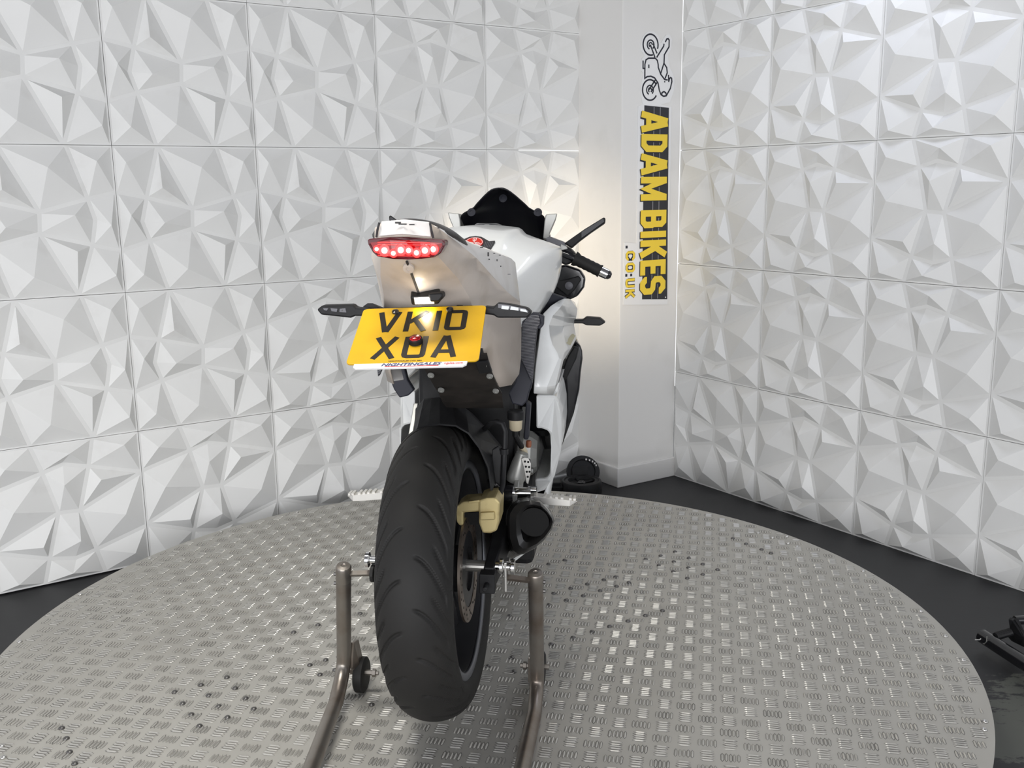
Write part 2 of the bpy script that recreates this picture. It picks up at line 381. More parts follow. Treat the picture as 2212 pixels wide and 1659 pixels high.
# ------------------------------------------------------------------ the sign on the pillar
tS = (P1 - P0) / np.linalg.norm(P1 - P0); nS = np.array([tS[1], -tS[0]])
def SG(u, z, d): 
    q = P0 + tS * u + nS * (d + 0.0005); return (q[0], q[1], z)
sign = empty('wall_sign', SG(0.15, 0.818, 0))
tag(sign, 'tall cut-out sign with yellow lettering and a motorcycle outline on the white pillar', 'sign')
def in_sign(mb, name, m, **k):
    l = sign.location; return mb.build(name, m, sign, off=(-l.x, -l.y, -l.z), **k)
out = [(.017, .835), (.271, .818), (.273, 1.20), (.272, 1.682), (.210, 1.692), (.262, 1.703), (.285, 1.755), (.287, 1.80), (.272, 1.830), (.258, 1.845), (.250, 1.875), (.245, 1.90), (.264, 1.925), (.268, 1.965), (.252, 1.985), (.232, 1.98), (.205, 1.945),
       (.192, 1.972), (.165, 1.990), (.130, 1.986), (.104, 1.965), (.096, 1.935), (.100, 1.905), (.118, 1.888), (.102, 1.878), (.100, 1.825), (.112, 1.816), (.104, 1.79), (.098, 1.75), (.104, 1.712), (.110, 1.690), (.086, 1.682), (.087, 1.101), (.018, 1.108)]
in_sign(MB().prism([SG(u, z, 0) for u, z in out], (*(nS * 0.003), 0)), 'backing_board', 'sign_white')
brd = [(.119, 1.686), (.256, 1.680), (.262, 1.20), (.268, .842), (.122, .852)]
in_sign(MB().prism([SG(u, z, .003) for u, z in brd], (*(nS * 0.0012), 0)), 'black_band', 'sign_black')
mbl = MB()
for u in (.172, .207):
    stroke(mbl, [(u, 1.68), (u + .004, .85)], .003, SG, .0042, .0046)
in_sign(mbl, 'grey_line', 'sign_line')
# the words read downwards: x' = down, y' = towards the right
def SL(z_top):
    return lambda x, y, d: SG(y, z_top - x, d)
LET = [('A', 1.658, .080), ('D', 1.567, .076), ('A', 1.480, .082), ('M', 1.386, .102), ('B', 1.243, .078), ('I', 1.152, .030), ('K', 1.112, .080), ('E', 1.024, .066), ('S', .951, .080)]
for i, (ch, zt, w) in enumerate(LET):
    sh = MB(); letter(sh, ch, 0, 0, w, .146, .031, lambda x, y, d: SG(.101 + y - .002 + i * .0006, zt - x - .004, d), .0046, .0052); in_sign(sh, 'letter_shadow', 'sign_ink')
    lm = MB(); letter(lm, ch, 0, 0, w, .146, .028, lambda x, y, d: SG(.103 + y + i * .0006, zt - x, d), .0052, .0062); in_sign(lm, 'letter', 'sign_yellow')
for ch, zt, w in (('C', 1.070, .044), ('O', 1.019, .044), ('U', .950, .042), ('K', .902, .042)):
    sh = MB(); letter(sh, ch, 0, 0, w, .053, .0155, lambda x, y, d: SG(.026 + y, zt - x, d), .003, .0036); in_sign(sh, 'letter_outline', 'sign_ink')
    lm = MB(); letter(lm, ch, 0.0015, 0.0015, w - .003, .050, .0105, lambda x, y, d: SG(.026 + y, zt - x, d), .0036, .0042); in_sign(lm, 'letter', 'sign_yellow')
for u, z in ((.031, 1.087), (.031, .964), (.058, .964)):
    m = MB(); stroke(m, [(u, z + .006), (u, z - .006)], .011, SG, .003, .0036); in_sign(m, 'dot', 'sign_ink')
mk = MB()
IC = {'frame': [(.1828, 1.8852), (.2208, 1.934), (.2225, 1.9437)], 'tail': [(.2298, 1.951), (.2369, 1.9637), (.2444, 1.9661), (.2509, 1.9605), (.2509, 1.9331), (.2254, 1.8986), (.2244, 1.8655), (.2067, 1.8204)],
      'tank': [(.2244, 1.8627), (.2399, 1.8469), (.2435, 1.8249), (.2316, 1.8008)],
      'body': [(.1754, 1.8821), (.1385, 1.88), (.124, 1.8724), (.1188, 1.8545), (.1192, 1.7971), (.1327, 1.8046), (.1529, 1.8069), (.1735, 1.8009), (.1926, 1.7811), (.2008, 1.7509), (.2107, 1.7331), (.2259, 1.7267), (.241, 1.7301), (.263, 1.7617), (.2707, 1.79), (.2688, 1.8038), (.2626, 1.8064), (.2563, 1.8019), (.2528, 1.7878)],
      'body2': [(.1754, 1.8821), (.1868, 1.8731), (.1916, 1.8583), (.193, 1.8446), (.2068, 1.8177), (.2299, 1.7965), (.2469, 1.7959)], 'lever': [(.2509, 1.8169), (.2528, 1.7878)],
      'peg': [(.1083, 1.8689), (.1089, 1.8371), (.1173, 1.8367)], 'slot': [(.1401, 1.8542), (.1404, 1.8397)],
      'lamp': [(.2145, 1.7305), (.2161, 1.7417), (.2273, 1.7469), (.2377, 1.7411), (.2417, 1.7315)],
      'arm1': [(.1466, 1.9349), (.1735, 1.8847)], 'arm1b': [(.1612, 1.9412), (.1843, 1.9017)], 'fork1': [(.1774, 1.7928), (.1394, 1.7471)], 'fork1b': [(.187, 1.7822), (.1543, 1.7422)]}
for k, v in IC.items(): stroke(mk, v, .0064, SG, .003, .0036)
stroke(mk, [(.2300, 1.7905), (.2302, 1.7845)], .006, SG, .003, .0036)
for cu, cz, a0, a1 in ((.1484, 1.935, -20, 290), (.1486, 1.7502, 35, 330)):
    stroke(mk, arc(cu, cz, .041, .0425, a0, a1, 26), .0068, SG, .003, .0036)
    stroke(mk, arc(cu, cz, .0185, .019, -50, 250, 16), .0060, SG, .003, .0036)
    stroke(mk, arc(cu, cz, .0085, .009, 0, 250, 10), .0054, SG, .003, .0036)
in_sign(mk, 'motorcycle_outline', 'sign_ink')
in_sign(MB().lathe([(0.0001, 0), (.003, 0), (.003, .001)], SG(.257, .852, .0042), (*nS, 0), 10), 'screw', 'label_white')

# ------------------------------------------------------------------ turntable
TZ = 0.15; TC = (-0.097, 2.485); TR = 1.277
tt = empty('turntable', (TC[0], TC[1], 0))
tag(tt, 'big round motorcycle turntable topped with aluminium tread plate, filling the middle of the floor', 'turntable')
MB().lathe([(0.0001, TZ - .006), (TR, TZ - .006), (TR, TZ - .0012), (TR - .0012, TZ), (0.0001, TZ)], (0, 0, 0), (0, 0, 1), 180).build('tread_plate', 'plate_alloy', tt)
MB().lathe([(0.0001, 0), (TR - .02, 0), (TR - .02, TZ - .006), (0.0001, TZ - .006)], (0, 0, 0), (0, 0, 1), 120).build('skirt', 'skirt_black', tt)
def tread():
    th = -0.200; pit = 0.0492; e1 = np.array([math.cos(th), math.sin(th)]); e2 = np.array([-e1[1], e1[0]])
    base = np.array([0.168, 1.929]) - np.array(TC)       # centre of one upright group of bars
    L, wd_, h = .0290, .0052, .0024
    bv = np.array([(-L / 2, 0, 0), (-L * .28, -wd_ / 2, 0), (L * .28, -wd_ / 2, 0), (L / 2, 0, 0), (L * .28, wd_ / 2, 0), (-L * .28, wd_ / 2, 0), (-L * .30, 0, h), (L * .30, 0, h)])
    bf = np.array([(0, 1, 6), (1, 2, 7), (1, 7, 6), (2, 3, 7), (3, 4, 7), (4, 5, 6), (4, 6, 7), (5, 0, 6)])
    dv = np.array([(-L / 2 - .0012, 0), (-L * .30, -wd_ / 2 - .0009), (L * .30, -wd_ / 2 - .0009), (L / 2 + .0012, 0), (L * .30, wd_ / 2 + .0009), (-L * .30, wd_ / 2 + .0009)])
    V = []; Fs = []; k = 0; DV = []; DF = []
    for i in range(-36, 37):
        for j in range(-36, 37):
            c = base + pit * (i * e1 + j * e2)
            up = (i + j) % 2 == 0
            a, b = (e2, e1) if up else (e1, e2)
            for q in range(-2, 3):
                p = c + b * q * .0086
                if np.hypot(*p) > TR - .018: continue
                jj = rng.normal(0, .0003, 2)
                V.append(np.c_[bv[:, :1] * a + bv[:, 1:2] * np.array([-a[1], a[0]]) + p + jj, bv[:, 2] * rng.uniform(.85, 1.1) + TZ]); Fs.append(bf + k); k += 8
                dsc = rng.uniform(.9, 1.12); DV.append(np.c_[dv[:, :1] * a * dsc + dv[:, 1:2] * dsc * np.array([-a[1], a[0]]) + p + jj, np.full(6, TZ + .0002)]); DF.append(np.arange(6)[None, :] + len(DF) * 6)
    o = np_mesh('tread_bars', np.vstack(V), np.vstack(Fs), 'bar_alloy', tt); o['kind'] = 'stuff'
    o = np_mesh('bar_edge_dark', np.vstack(DV), np.vstack(DF), 'tread_edge_dark', tt); o['kind'] = 'stuff'  # darker rim drawn under each bar, for contrast with the plate
tread()
RIV = [(-1.354, 2.459), (-1.338, 2.774), (-1.235, 3.07), (-1.068, 3.323), (-0.831, 3.526), (-0.613, 2.495), (-0.554, 2.539), (-0.446, 2.61), (-0.494, 2.331), (-0.53, 2.305), (-0.46, 2.277), (-0.494, 2.254), (-0.727, 2.246), (-0.781, 2.209), (-0.835, 2.176), (-0.691, 2.191), (-0.746, 2.158), (-0.798, 2.122), (-0.652, 2.142), (-0.707, 2.107), (-0.761, 2.072), (-0.62, 2.093), (-0.672, 2.057), (-0.726, 2.022), (-1.041, 2.02), (-1.011, 1.977), (-0.98, 1.923), (-0.949, 1.879), (-1.142, 1.95), (-1.116, 1.906), (0.165, 2.997), (0.111, 2.965), (0.537, 3.058), (0.484, 3.024), (0.431, 2.997), (0.573, 3.001), (0.519, 2.972), (0.466, 2.943), (0.608, 2.948), (0.557, 2.92), (0.504, 2.89), (0.646, 2.901), (0.592, 2.864), (0.538, 2.835), (0.317, 2.853), (0.278, 2.832), (0.224, 2.8), (0.171, 2.769), (0.118, 2.734), (0.353, 2.808), (0.312, 2.781), (0.259, 2.75), (0.205, 2.714), (0.152, 2.683), (0.1, 2.653), (0.425, 2.604), (0.372, 2.573), (0.318, 2.539), (0.263, 2.506), (0.212, 2.475), (0.157, 2.441), (0.096, 2.404), (0.857, 3.227), (0.79, 3.122), (0.757, 3.176), (0.829, 3.069), (0.851, 3.035), (0.894, 3.177), (0.933, 3.123), (0.954, 3.091), (0.952, 3.192), (1.111, 2.879), (1.176, 2.58), (1.177, 2.422), (1.161, 2.286), (1.064, 2.0), (1.046, 1.967), (-0.343, 2.106), (-0.016, 2.582), (-0.01, 2.331), (-0.072, 2.287), (-0.005, 2.256)]
rv0 = rv1 = None
for x, y in RIV:
    r = math.hypot(x - TC[0], y - TC[1]); edge = r > 1.15
    if r > TR - .018:
        s = (TR - .018) / r; x, y = TC[0] + (x - TC[0]) * s, TC[1] + (y - TC[1]) * s
    L = (x - TC[0], y - TC[1], TZ)
    src = rv1 if edge else rv0
    if src is None:
        src = MB().lathe([(.0075, 0), (.0068, .0028), (.0042, .0048), (.0001, .0053)], (0, 0, 0), (0, 0, 1), 12).build('rivet', 'rim_rivet_steel' if edge else 'rivet_steel', tt, smooth=True)
        src.location = L
        if edge: rv1 = src
        else: rv0 = src
    else: copy(src, tt, L)

# ------------------------------------------------------------------ motorcycle
YAW, LEAN = -0.122, 0.0175
AX = np.array([-0.160, 2.049, 0.526]); RW, HWD = 0.327, 0.079        # rear axle in the room, tyre radius, half width
rr = np.array([math.cos(YAW), math.sin(YAW), 0]); ff = np.array([-math.sin(YAW), math.cos(YAW), 0]); uu = np.array([0, 0, 1.0])
rr, uu = rr * math.cos(LEAN) - uu * math.sin(LEAN), uu * math.cos(LEAN) + rr * math.sin(LEAN)
DZ = AX[2] - TZ                                                       # parts are drawn about the rear axle, the Empty stands on the plate
base = AX - uu * DZ
bike = empty('motorcycle')
bike.matrix_world = Matrix(((rr[0], ff[0], uu[0], base[0]), (rr[1], ff[1], uu[1], base[1]), (rr[2], ff[2], uu[2], base[2]), (0, 0, 0, 1)))
tag(bike, 'white and black sports motorcycle with a yellow number plate, seen from behind on the turntable', 'motorcycle')
def _ray(px, py): return _fw * F + _r2 * (px - W / 2) - _u2 * (py - H / 2)
def B(px, py, y):
    """point of the bike at y metres ahead of the rear axle, seen at a pixel of the photograph"""
    d = _ray(px, py); X = CAM + d * (((AX - CAM) @ ff + y) / (d @ ff)) - AX
    return np.array([X @ rr, X @ ff, X @ uu])
def bp(mb, name, m, parent=None, **k):
    return mb.build(name, m, parent or bike, off=(0, 0, DZ if parent is None else 0), **k) if parent is None else mb.build(name, m, parent, off=(0, 0, DZ), **k)
def mir(p, c=0.0): return np.array([2 * c - p[0], p[1], p[2]])

# --- rear wheel
def tyre(name, R, hw, parent, cy, cz, nth=1500, npr=100, treaded=True, rimr=0.232):
    t = np.linspace(-1, 1, npr)
    a = t * 2.15                                                      # profile parameter: crown to bead
    px = hw * np.sin(np.clip(a, -1.62, 1.62)) ; 
    rad = R - 0.062 * (1 - np.cos(np.clip(a, -1.45, 1.45)))
    side = np.abs(a) > 1.45; k = (np.abs(a) - 1.45) / (2.15 - 1.45)
    rad = np.where(side, (R - 0.062 * (1 - math.cos(1.45))) * (1 - k) + rimr * k, rad)
    px = np.where(side, np.sign(a) * (hw * math.sin(1.45) * (1 - k) + hw * 0.80 * k + 0.006 * np.sin(k * math.pi)), px)
    th = np.linspace(0, 2 * math.pi, nth, endpoint=False)
    PX, TH = np.meshgrid(px, th); RD = np.broadcast_to(rad, PX.shape).copy()
    if treaded:
        w = np.abs(t) * 2.15 / 1.45; lat = np.abs(px)
        for side_ in (-1, 1):
            for g in range(20):
                for typ in (0, 1, 2):
                    th0 = 2 * math.pi * (g + (0.0 if side_ < 0 else .45) + (0, .5, .27)[typ]) / 20
                    w0, w1 = ((.10, .80), (.42, .98), (.80, 1.06))[typ]
                    off = np.where(w < 1.2, th0 - 0.40 * np.clip(w, 0, 1.2) ** 1.4 + 0.03 * np.sin(w * 5), 9)
                    slope = np.gradient(off, lat + 1e-6 * np.arange(npr)); cosg = 1 / np.sqrt(1 + (R * np.clip(np.nan_to_num(slope), -60, 60)) ** 2)
                    cosg = np.clip(cosg, .10, 1)
                    if typ == 2: off = np.full(npr, th0); cosg = np.ones(npr)
                    d = (TH - off + math.pi) % (2 * math.pi) - math.pi
                    dist = np.abs(d) * R * cosg
                    wd_ = 0.0027 if typ < 2 else .0016
                    ok = (w > w0) & (w < w1) & (np.sign(t) == side_)
                    fade = np.clip((w - w0) / .08, 0, 1) * np.clip((w1 - w) / .08, 0, 1)
                    dep = np.where(ok, .0052 * fade, 0) * np.clip((wd_ + .0012 - dist) / .0012, 0, 1)
                    RD = np.minimum(RD, rad - dep)
    V = np.stack([PX, cy - RD * np.cos(TH), cz + RD * np.sin(TH) + DZ], -1).reshape(-1, 3)
    i = np.arange(nth)[:, None]; j = np.arange(npr - 1)[None, :]; i2 = (i + 1) % nth
    Q = np.stack([i * npr + j, i2 * npr + j, i2 * npr + j + 1, i * npr + j + 1], -1).reshape(-1, 4)
    return np_mesh(name, V, Q, 'rubber', parent, smooth=True)
def wheel(nm, cy, cz, R, hw, parent_name, lip, nsp, detail):
    ax = (1, 0, 0); m = MB(); lw = hw * .80
    m.lathe([(lip, -lw), (lip - .006, -lw - .003), (lip - .020, -lw + .004), (lip - .028, -lw * .5), (lip - .030, 0), (lip - .028, lw * .5), (lip - .020, lw - .004), (lip - .006, lw + .003), (lip, lw), (lip - .012, lw * .6), (lip - .020, 0), (lip - .012, -lw * .6)], (0, cy, cz), ax, 72, closed=True)
    m.lathe([(.045, -.05), (.052, -.045), (.052, .045), (.045, .05)], (0, cy, cz), ax, 28)
    for s in range(nsp):
        a = 2 * math.pi * s / nsp + .35
        for da in (-.16, .16):
            q0 = (0, cy + .045 * math.cos(a + da * 2.2), cz + .045 * math.sin(a + da * 2.2)); q1 = (0, cy + (lip - .026) * math.cos(a + da * .75), cz + (lip - .026) * math.sin(a + da * .75))
            m.tube([q0, q1], [.019, .014], 8)
    w_ = bp(m, parent_name, 'wheel_black', smooth=True, angle=40)
    for s in (-1, 1):
        ml = MB().lathe([(lip + .002, s * lw), (lip - .003, s * (lw + .0045)), (lip - .016, s * (lw + .003)), (lip - .020, s * (lw - .002))], (0, cy, cz), ax, 90, closed=True)
        bp(ml, 'rim_lip', 'rim_lip', w_, smooth=True)
    return w_
rw = wheel('rear', 0, 0, RW, HWD, 'rear_wheel', .243, 5, True)
tyre('tyre', RW, HWD, rw, 0, 0, rimr=.240)
md = MB(); md.lathe([(.118, .060), (.118, .0655), (.085, .0655), (.085, .060)], (0, 0, 0), (1, 0, 0), 60, closed=True)
disc = bp(md, 'brake_disc', 'disc_steel', rw, smooth=True, angle=30)
mh = MB()
for k in range(14):
    for q, r_ in enumerate((.093, .102, .110)):
        a = 2 * math.pi * (k + q * .28) / 14
        mh.lathe([(.0028, .0648), (.0028, .0661)], (0, r_ * math.cos(a), r_ * math.sin(a)), (1, 0, 0), 6)
bp(mh, 'disc_hole', 'soot', rw)
bp(MB().lathe([(.085, .058), (.085, .064), (.05, .066), (.05, .055)], (0, 0, 0), (1, 0, 0), 30), 'disc_carrier', 'wheel_black', rw)
ms = MB(); N = 45
prof = []
for k in range(2 * N):
    r_ = .108 if k % 2 == 0 else .098; a = math.pi * k / N; prof.append((-.082, r_ * math.cos(a), r_ * math.sin(a)))
ms.prism(prof, (.007, 0, 0)); bp(ms, 'rear_sprocket', 'cast_alloy', rw)

rw.matrix_local = Matrix.Translation((-.007, .005, -.012 + DZ)) @ Matrix.Rotation(-.0425, 4, 'Y') @ Matrix.Translation((0, 0, -DZ))

# --- front wheel, fork
fy, fz = 1.44, -DZ + .316
fw_ = wheel('front', fy, fz, .315, .062, 'front_wheel', .232, 5, False)
tyre('tyre', .315, .062, fw_, fy, fz, nth=180, npr=24, treaded=False, rimr=.230)
for s in (-1, 1):
    bp(MB().lathe([(.16, s * .07), (.16, s * .076), (.115, s * .076), (.115, s * .07)], (0, fy, fz), (1, 0, 0), 48, closed=True), 'brake_disc', 'disc_steel', fw_)
for s in (-1, 1):
    bp(MB().tube([(s * .105, fy, fz), (s * .105, fy - .09, fz + .24)], .028, 16).tube([(s * .105, fy - .09, fz + .24), (s * .105, fy - .27, fz + .69)], .024, 16), 'fork_leg', 'black_gloss', smooth=True, angle=40)
bp(MB().tube([(-.12, fy, fz), (.12, fy, fz)], .012, 12), 'front_axle', 'alloy')
ffd = []
for a in np.linspace(25, 165, 12):
    ffd.append([(x, fy + (.335 - abs(x) ** 2 * 6) * math.cos(math.radians(a)), fz + (.335 - abs(x) ** 2 * 6) * math.sin(math.radians(a))) for x in (-.075, -.05, 0, .05, .075)])
bp(MB().grid(ffd), 'front_mudguard', 'gloss_white', smooth=True, solid=.004)

# --- swingarm, chain, axle
sw = MB()
for s, xo in ((1, .112), (-1, -.112)):
    secs = []
    for y, z, hh, ww in ((-.055, -.006, .026, .024), (.03, -.004, .032, .028), (.25, .012, .042, .036), (.50, .035, .055, .05), (.60, .04, .055, .07)):
        x = xo + (0 if y < .3 else -s * (y - .3) * .12)
        secs.append([(x - ww / 2, y, z - hh), (x + ww / 2, y, z - hh), (x + ww / 2, y, z + hh), (x - ww / 2, y, z + hh)])
    sw.loft(secs)
sw.box((0, .50, .035), (.2, .09, .09))
swing = bp(sw, 'swingarm', 'black_plastic', bevel=.004)
bp(MB().tube([(-.145, 0, 0), (.145, 0, 0)], .013, 16).lathe([(.022, .140), (.022, .150)], (0, 0, 0), (1, 0, 0), 6), 'rear_axle', 'alloy', swing)
for s in (-1, 1):
    bp(MB().lathe([(.010, .124), (.010, .132), (.017, .134), (.017, .140), (.009, .143), (.009, .156), (.017, .159), (.017, .166), (.0001, .168)], (0, -.035, .016), (s, 0, 0), 20), 'stand_spool', 'chrome', swing, smooth=True, angle=30)
mc = MB()
for k in range(58):
    q = k / 57; mc.box((-.078, -.01 + .62 * q, .104 - .06 * q), (.016, .009, .014))
bp(mc, 'drive_chain', 'cast_alloy')
bp(MB().prism([(-.105, -.04, .125), (-.105, .40, .085), (-.105, .40, .115), (-.105, .05, .150), (-.105, -.03, .145)], (.035, 0, 0)), 'chain_guard', 'black_plastic', bevel=.003)
# axle adjuster blocks at the swingarm ends
for s in (-1, 1):
    bp(MB().box((s * .112, -.070, -.006), (.034, .030, .044)).lathe([(.006, 0), (.006, .028)], (s * .112, -.086, -.006), (0, -1, 0), 8), 'chain_adjuster', 'cast_alloy' if s < 0 else 'black_plastic', swing, bevel=.002)

# --- rear caliper and its hose
cal = MB()
def poly(pts, y): return [B(a, b, y) for a, b in pts]
cal.prism(poly([(988, 1093), (1000, 1084), (1037, 1081), (1037, 1106), (1001, 1108), (1001, 1135), (993, 1137), (986, 1128), (985, 1098)], -.03), (0, .055, 0))
cal.prism(poly([(1034, 1081), (1050, 1076), (1070, 1075), (1080, 1086), (1078, 1128), (1073, 1147), (1060, 1153), (1042, 1152), (1034, 1130)], -.035), (0, .075, 0))
cp = bp(cal, 'rear_caliper', 'gold_caliper', bevel=.004)
bp(MB().prism(poly([(1036, 1108), (1068, 1106), (1069, 1124), (1036, 1125)], -.042), (0, .02, 0)), 'caliper_cover', 'gold_caliper', cp, bevel=.003)
bp(MB().prism(poly([(1012, 1083), (1036, 1080), (1036, 1085), (1012, 1088)], -.036), (0, .03, 0)), 'pad_pin_bridge', 'gold_caliper', cp, bevel=.001)
bp(MB().lathe([(.0095, 0), (.0095, .012), (.006, .016), (.006, .022)], B(1057, 1094, -.01), (0, 0, 1), 6), 'bleed_cap', 'black_plastic', cp)
bp(MB().prism(poly([(1000, 1108), (1037, 1106), (1037, 1132), (1016, 1134), (1010, 1118), (1000, 1118)], -.015), (0, .03, 0)), 'brake_pad', 'soot', cp)
bp(MB().tube([B(*q) for q in ((1037, 945, .16), (1046, 927, .13), (1058, 916, .10), (1074, 911, .08), (1086, 916, .07), (1091, 932, .07), (1090, 965, .07), (1088, 1010, .06), (1086, 1045, .04), (1080, 1068, .02), (1068, 1082, .0))], .0062, 12), 'brake_hose', 'black_plastic', smooth=True)
bp(MB().lathe([(.0095, -.006), (.0095, .006)], B(1089, 975, .065), (0, 0, 1), 12), 'hose_clip', 'black_plastic')

# --- rear hugger
r0 = [(896, 936), (903, 925), (925, 920), (950, 917), (985, 920), (1012, 936), (1036, 968), (1055, 1010), (1062, 1060)]
r1 = [(899, 884), (917, 863), (933, 861), (950, 860), (975, 863), (1004, 883), (1042, 923), (1074, 962), (1079, 1010)]
hg = []
for y0, f_ in ((.015, 0.0), (.06, .4), (.13, .97), (.14, 1.0)):
    hg.append([B(a[0] + (b[0] - a[0]) * f_, a[1] + (b[1] - a[1]) * f_, y0) for a, b in zip(r0, r1)])
last = hg[-1]
hg.append([p + np.array([0, .10, -.035]) for p in last]); hg.append([p + np.array([0, .16, -.12]) for p in last])
hug = bp(MB().grid(hg), 'rear_mudguard', 'black_plastic', solid=.004)
bp(MB().prism(poly([(1063, 972), (1077, 964), (1083, 984), (1081, 1045), (1079, 1069), (1063, 1072), (1060, 1058)], .06), (0, .012, 0)), 'mudguard_bracket', 'black_plastic', hug, bevel=.002)
bp(MB().lathe([(.008, 0), (.008, .006), (.0001, .007)], B(1071, 1050, .058), (0, -1, 0), 10), 'bracket_bolt', 'black_gloss', hug)

# --- engine, frame, dark bulk
eng = MB()
eng.box((0, .78, -.06), (.30, .42, .34)); eng.box((0, .95, .16), (.36, .24, .28), Matrix.Rotation(-.5, 3, 'X')); eng.box((0, .62, .12), (.24, .22, .30))
engine = bp(eng, 'engine', 'black_plastic', bevel=.02)
fr = MB()
for s in (-1, 1):
    secs = []
    for y, z, hh, x in ((.45, .04, .07, .075), (.54, .22, .06, .085), (.70, .40, .06, .14), (.95, .50, .06, .12), (1.10, .56, .05, .055)):
        secs.append([(s * (x - .022), y, z - hh), (s * (x + .022), y, z - hh), (s * (x + .022), y, z + hh), (s * (x - .022), y, z + hh)])
    fr.loft(secs)
frame = bp(fr, 'main_frame', 'black_plastic', bevel=.008)
im = MB(); im.box((.005, .34, .28), (.24, .10, .36)); im.box((.0, .36, .02), (.16, .10, .20))
bp(im, 'inner_mudguard', 'black_plastic', bevel=.012)
bp(MB().tube([(0, .40, -.05), (0, .36, .34)], .028, 14), 'rear_shock', 'black_gloss', smooth=True, angle=40)
msub = MB()
for s in (-1, 1):
    msub.tube([(s * .085, -.25, .60), (s * .11, .10, .53), (s * .13, .42, .46)], .016, 10)
bp(msub, 'subframe', 'black_plastic')

# --- clutch cover and small alloy parts on the right
cc = B(1150, 979, .55); cc[0] -= .012
bp(MB().lathe([(.050, -.05), (.0640, -.045), (.0665, -.012), (.062, .012), (.048, .028), (.0001, .030)], cc, (1, 0, 0), 12), 'clutch_cover', 'cover_alloy', engine, smooth=True, angle=20)
bp(MB().box(B(1132, 1015, .42), (.03, .05, .05)).box(B(1148, 1016, .46), (.012, .02, .014)), 'gear_case', 'cast_alloy', engine, bevel=.004)
# brake fluid reservoir
rc = B(1114, 903, .22)
res = bp(MB().lathe([(.012, -.030), (.0150, -.026), (.0165, -.002), (.0150, .0)], rc, (0, 0, 1), 20), 'fluid_reservoir', 'cream_plastic', smooth=True, angle=40)
bp(MB().lathe([(.0195, -.003), (.0200, .002), (.0200, .016), (.017, .019), (.0001, .019)], rc, (0, 0, 1), 18), 'reservoir_cap', 'black_plastic', res, smooth=True, angle=40)
bp(MB().tube([B(*q) for q in ((1113, 928, .22), (1113, 940, .22), (1120, 953, .24), (1127, 965, .26))], .007, 10), 'reservoir_hose', 'black_plastic', res)
bp(MB().tube([B(*q) for q in ((1126, 963, .26), (1133, 974, .27), (1134, 985, .27))], .0075, 10), 'hose_elbow', 'cream_plastic', res)
bp(MB().lathe([(.006, 0), (.0075, .004), (.0075, .016), (.005, .018)], B(1142, 966, .40), (0, 0, 1), 10), 'cable_boot', 'copper_tint')
# subframe strut seen as a narrow dark bar
bp(MB().prism(poly([(1136, 868), (1146, 874), (1141, 950), (1131, 950)], .30), (0, .03, 0)), 'side_strut', 'navy_plastic', bevel=.003)
# rearset: heel guard with holes, hanger, pegs
hgp = [(1125, 991), (1132, 988), (1141, 990), (1147, 1003), (1147, 1019), (1141, 1046), (1137, 1044), (1131, 1010)]
rs = bp(MB().prism(poly(hgp, .20), (0, .004, 0)), 'heel_guard', 'alloy', bevel=.001)
mhh = MB()
for a, b in ((1134, 997), (1141, 998), (1136, 1008), (1143, 1009), (1138, 1019), (1144, 1019), (1140, 1030)):
    mhh.lathe([(.0027, 0), (.0027, .001)], B(a, b, .1995), (0, -1, 0), 8)
bp(mhh, 'guard_hole', 'soot', rs)
for s in (-1, 1):
    h = MB(); xh = .135 * s
    h.prism([(xh, .16, .10), (xh, .24, .02), (xh, .30, .08), (xh, .42, .26), (xh, .38, .28), (xh, .26, .16)], (.012 * s, 0, 0))
    h.lathe([(.020, .012), (.020, .035), (.012, .038), (.0001, .038)], (xh, .205, .085), (s, 0, 0), 16)
    hang = bp(h, 'footrest_hanger', 'cast_alloy', bevel=.002)
    p0 = np.array([s * .178, .20, .098 if s > 0 else .092]); p1 = np.array([s * (.288 if s > 0 else .272), .20, .092 if s > 0 else .080]); pg = MB()
    sec = []
    for q, (hh, ww) in zip((0, .08, .5, .85, 1.0), ((.006, .011), (.008, .015), (.008, .015), (.007, .014), (.004, .008))):
        c = p0 + (p1 - p0) * q; dz = .010 if q == 1.0 else 0
        sec.append([c + np.array((0, -ww, -hh * 1.1 + dz)), c + np.array((0, ww, -hh * 1.1 + dz)), c + np.array((0, ww, hh)), c + np.array((0, -ww, hh))])
    pg.loft(sec)
    peg = bp(pg, 'footpeg', 'peg_alloy', bevel=.002)
    kn = MB()
    for q in (.10, .30, .44, .56, .68, .86, .95):
        c = p0 + (p1 - p0) * q; kn.box(c + np.array((0, 0, .0095)), (.0062, .026, .005))
    bp(kn, 'peg_ridge', 'peg_alloy', peg)
    bp(MB().tube([p0 - np.array((s * .03, 0, 0)), p0 + np.array((s * .01, 0, 0))], .007, 10), 'peg_pivot', 'cast_alloy', peg)
bp(MB().lathe([(.021, 0), (.023, .01), (.023, .02), (.020, .05), (.015, .075)], B(1112, 1040, .24), (.25, 0, 1), 14), 'master_cylinder', 'cast_alloy', smooth=True, angle=40)
bp(MB().lathe([(.0135, -.028), (.0135, .028)], B(1122, 1064, .19), (1, 0, 0), 16).lathe([(.010, 0), (.010, .02)], B(1141, 1058, .2), (1, 0, 0), 12), 'brake_pedal_pivot', 'chrome', smooth=True, angle=40)
bp(MB().lathe([(.019, -.012), (.019, .012)], B(1098, 1066, .17), (1, 0, 0), 16), 'pivot_boss', 'black_gloss', smooth=True, angle=40)

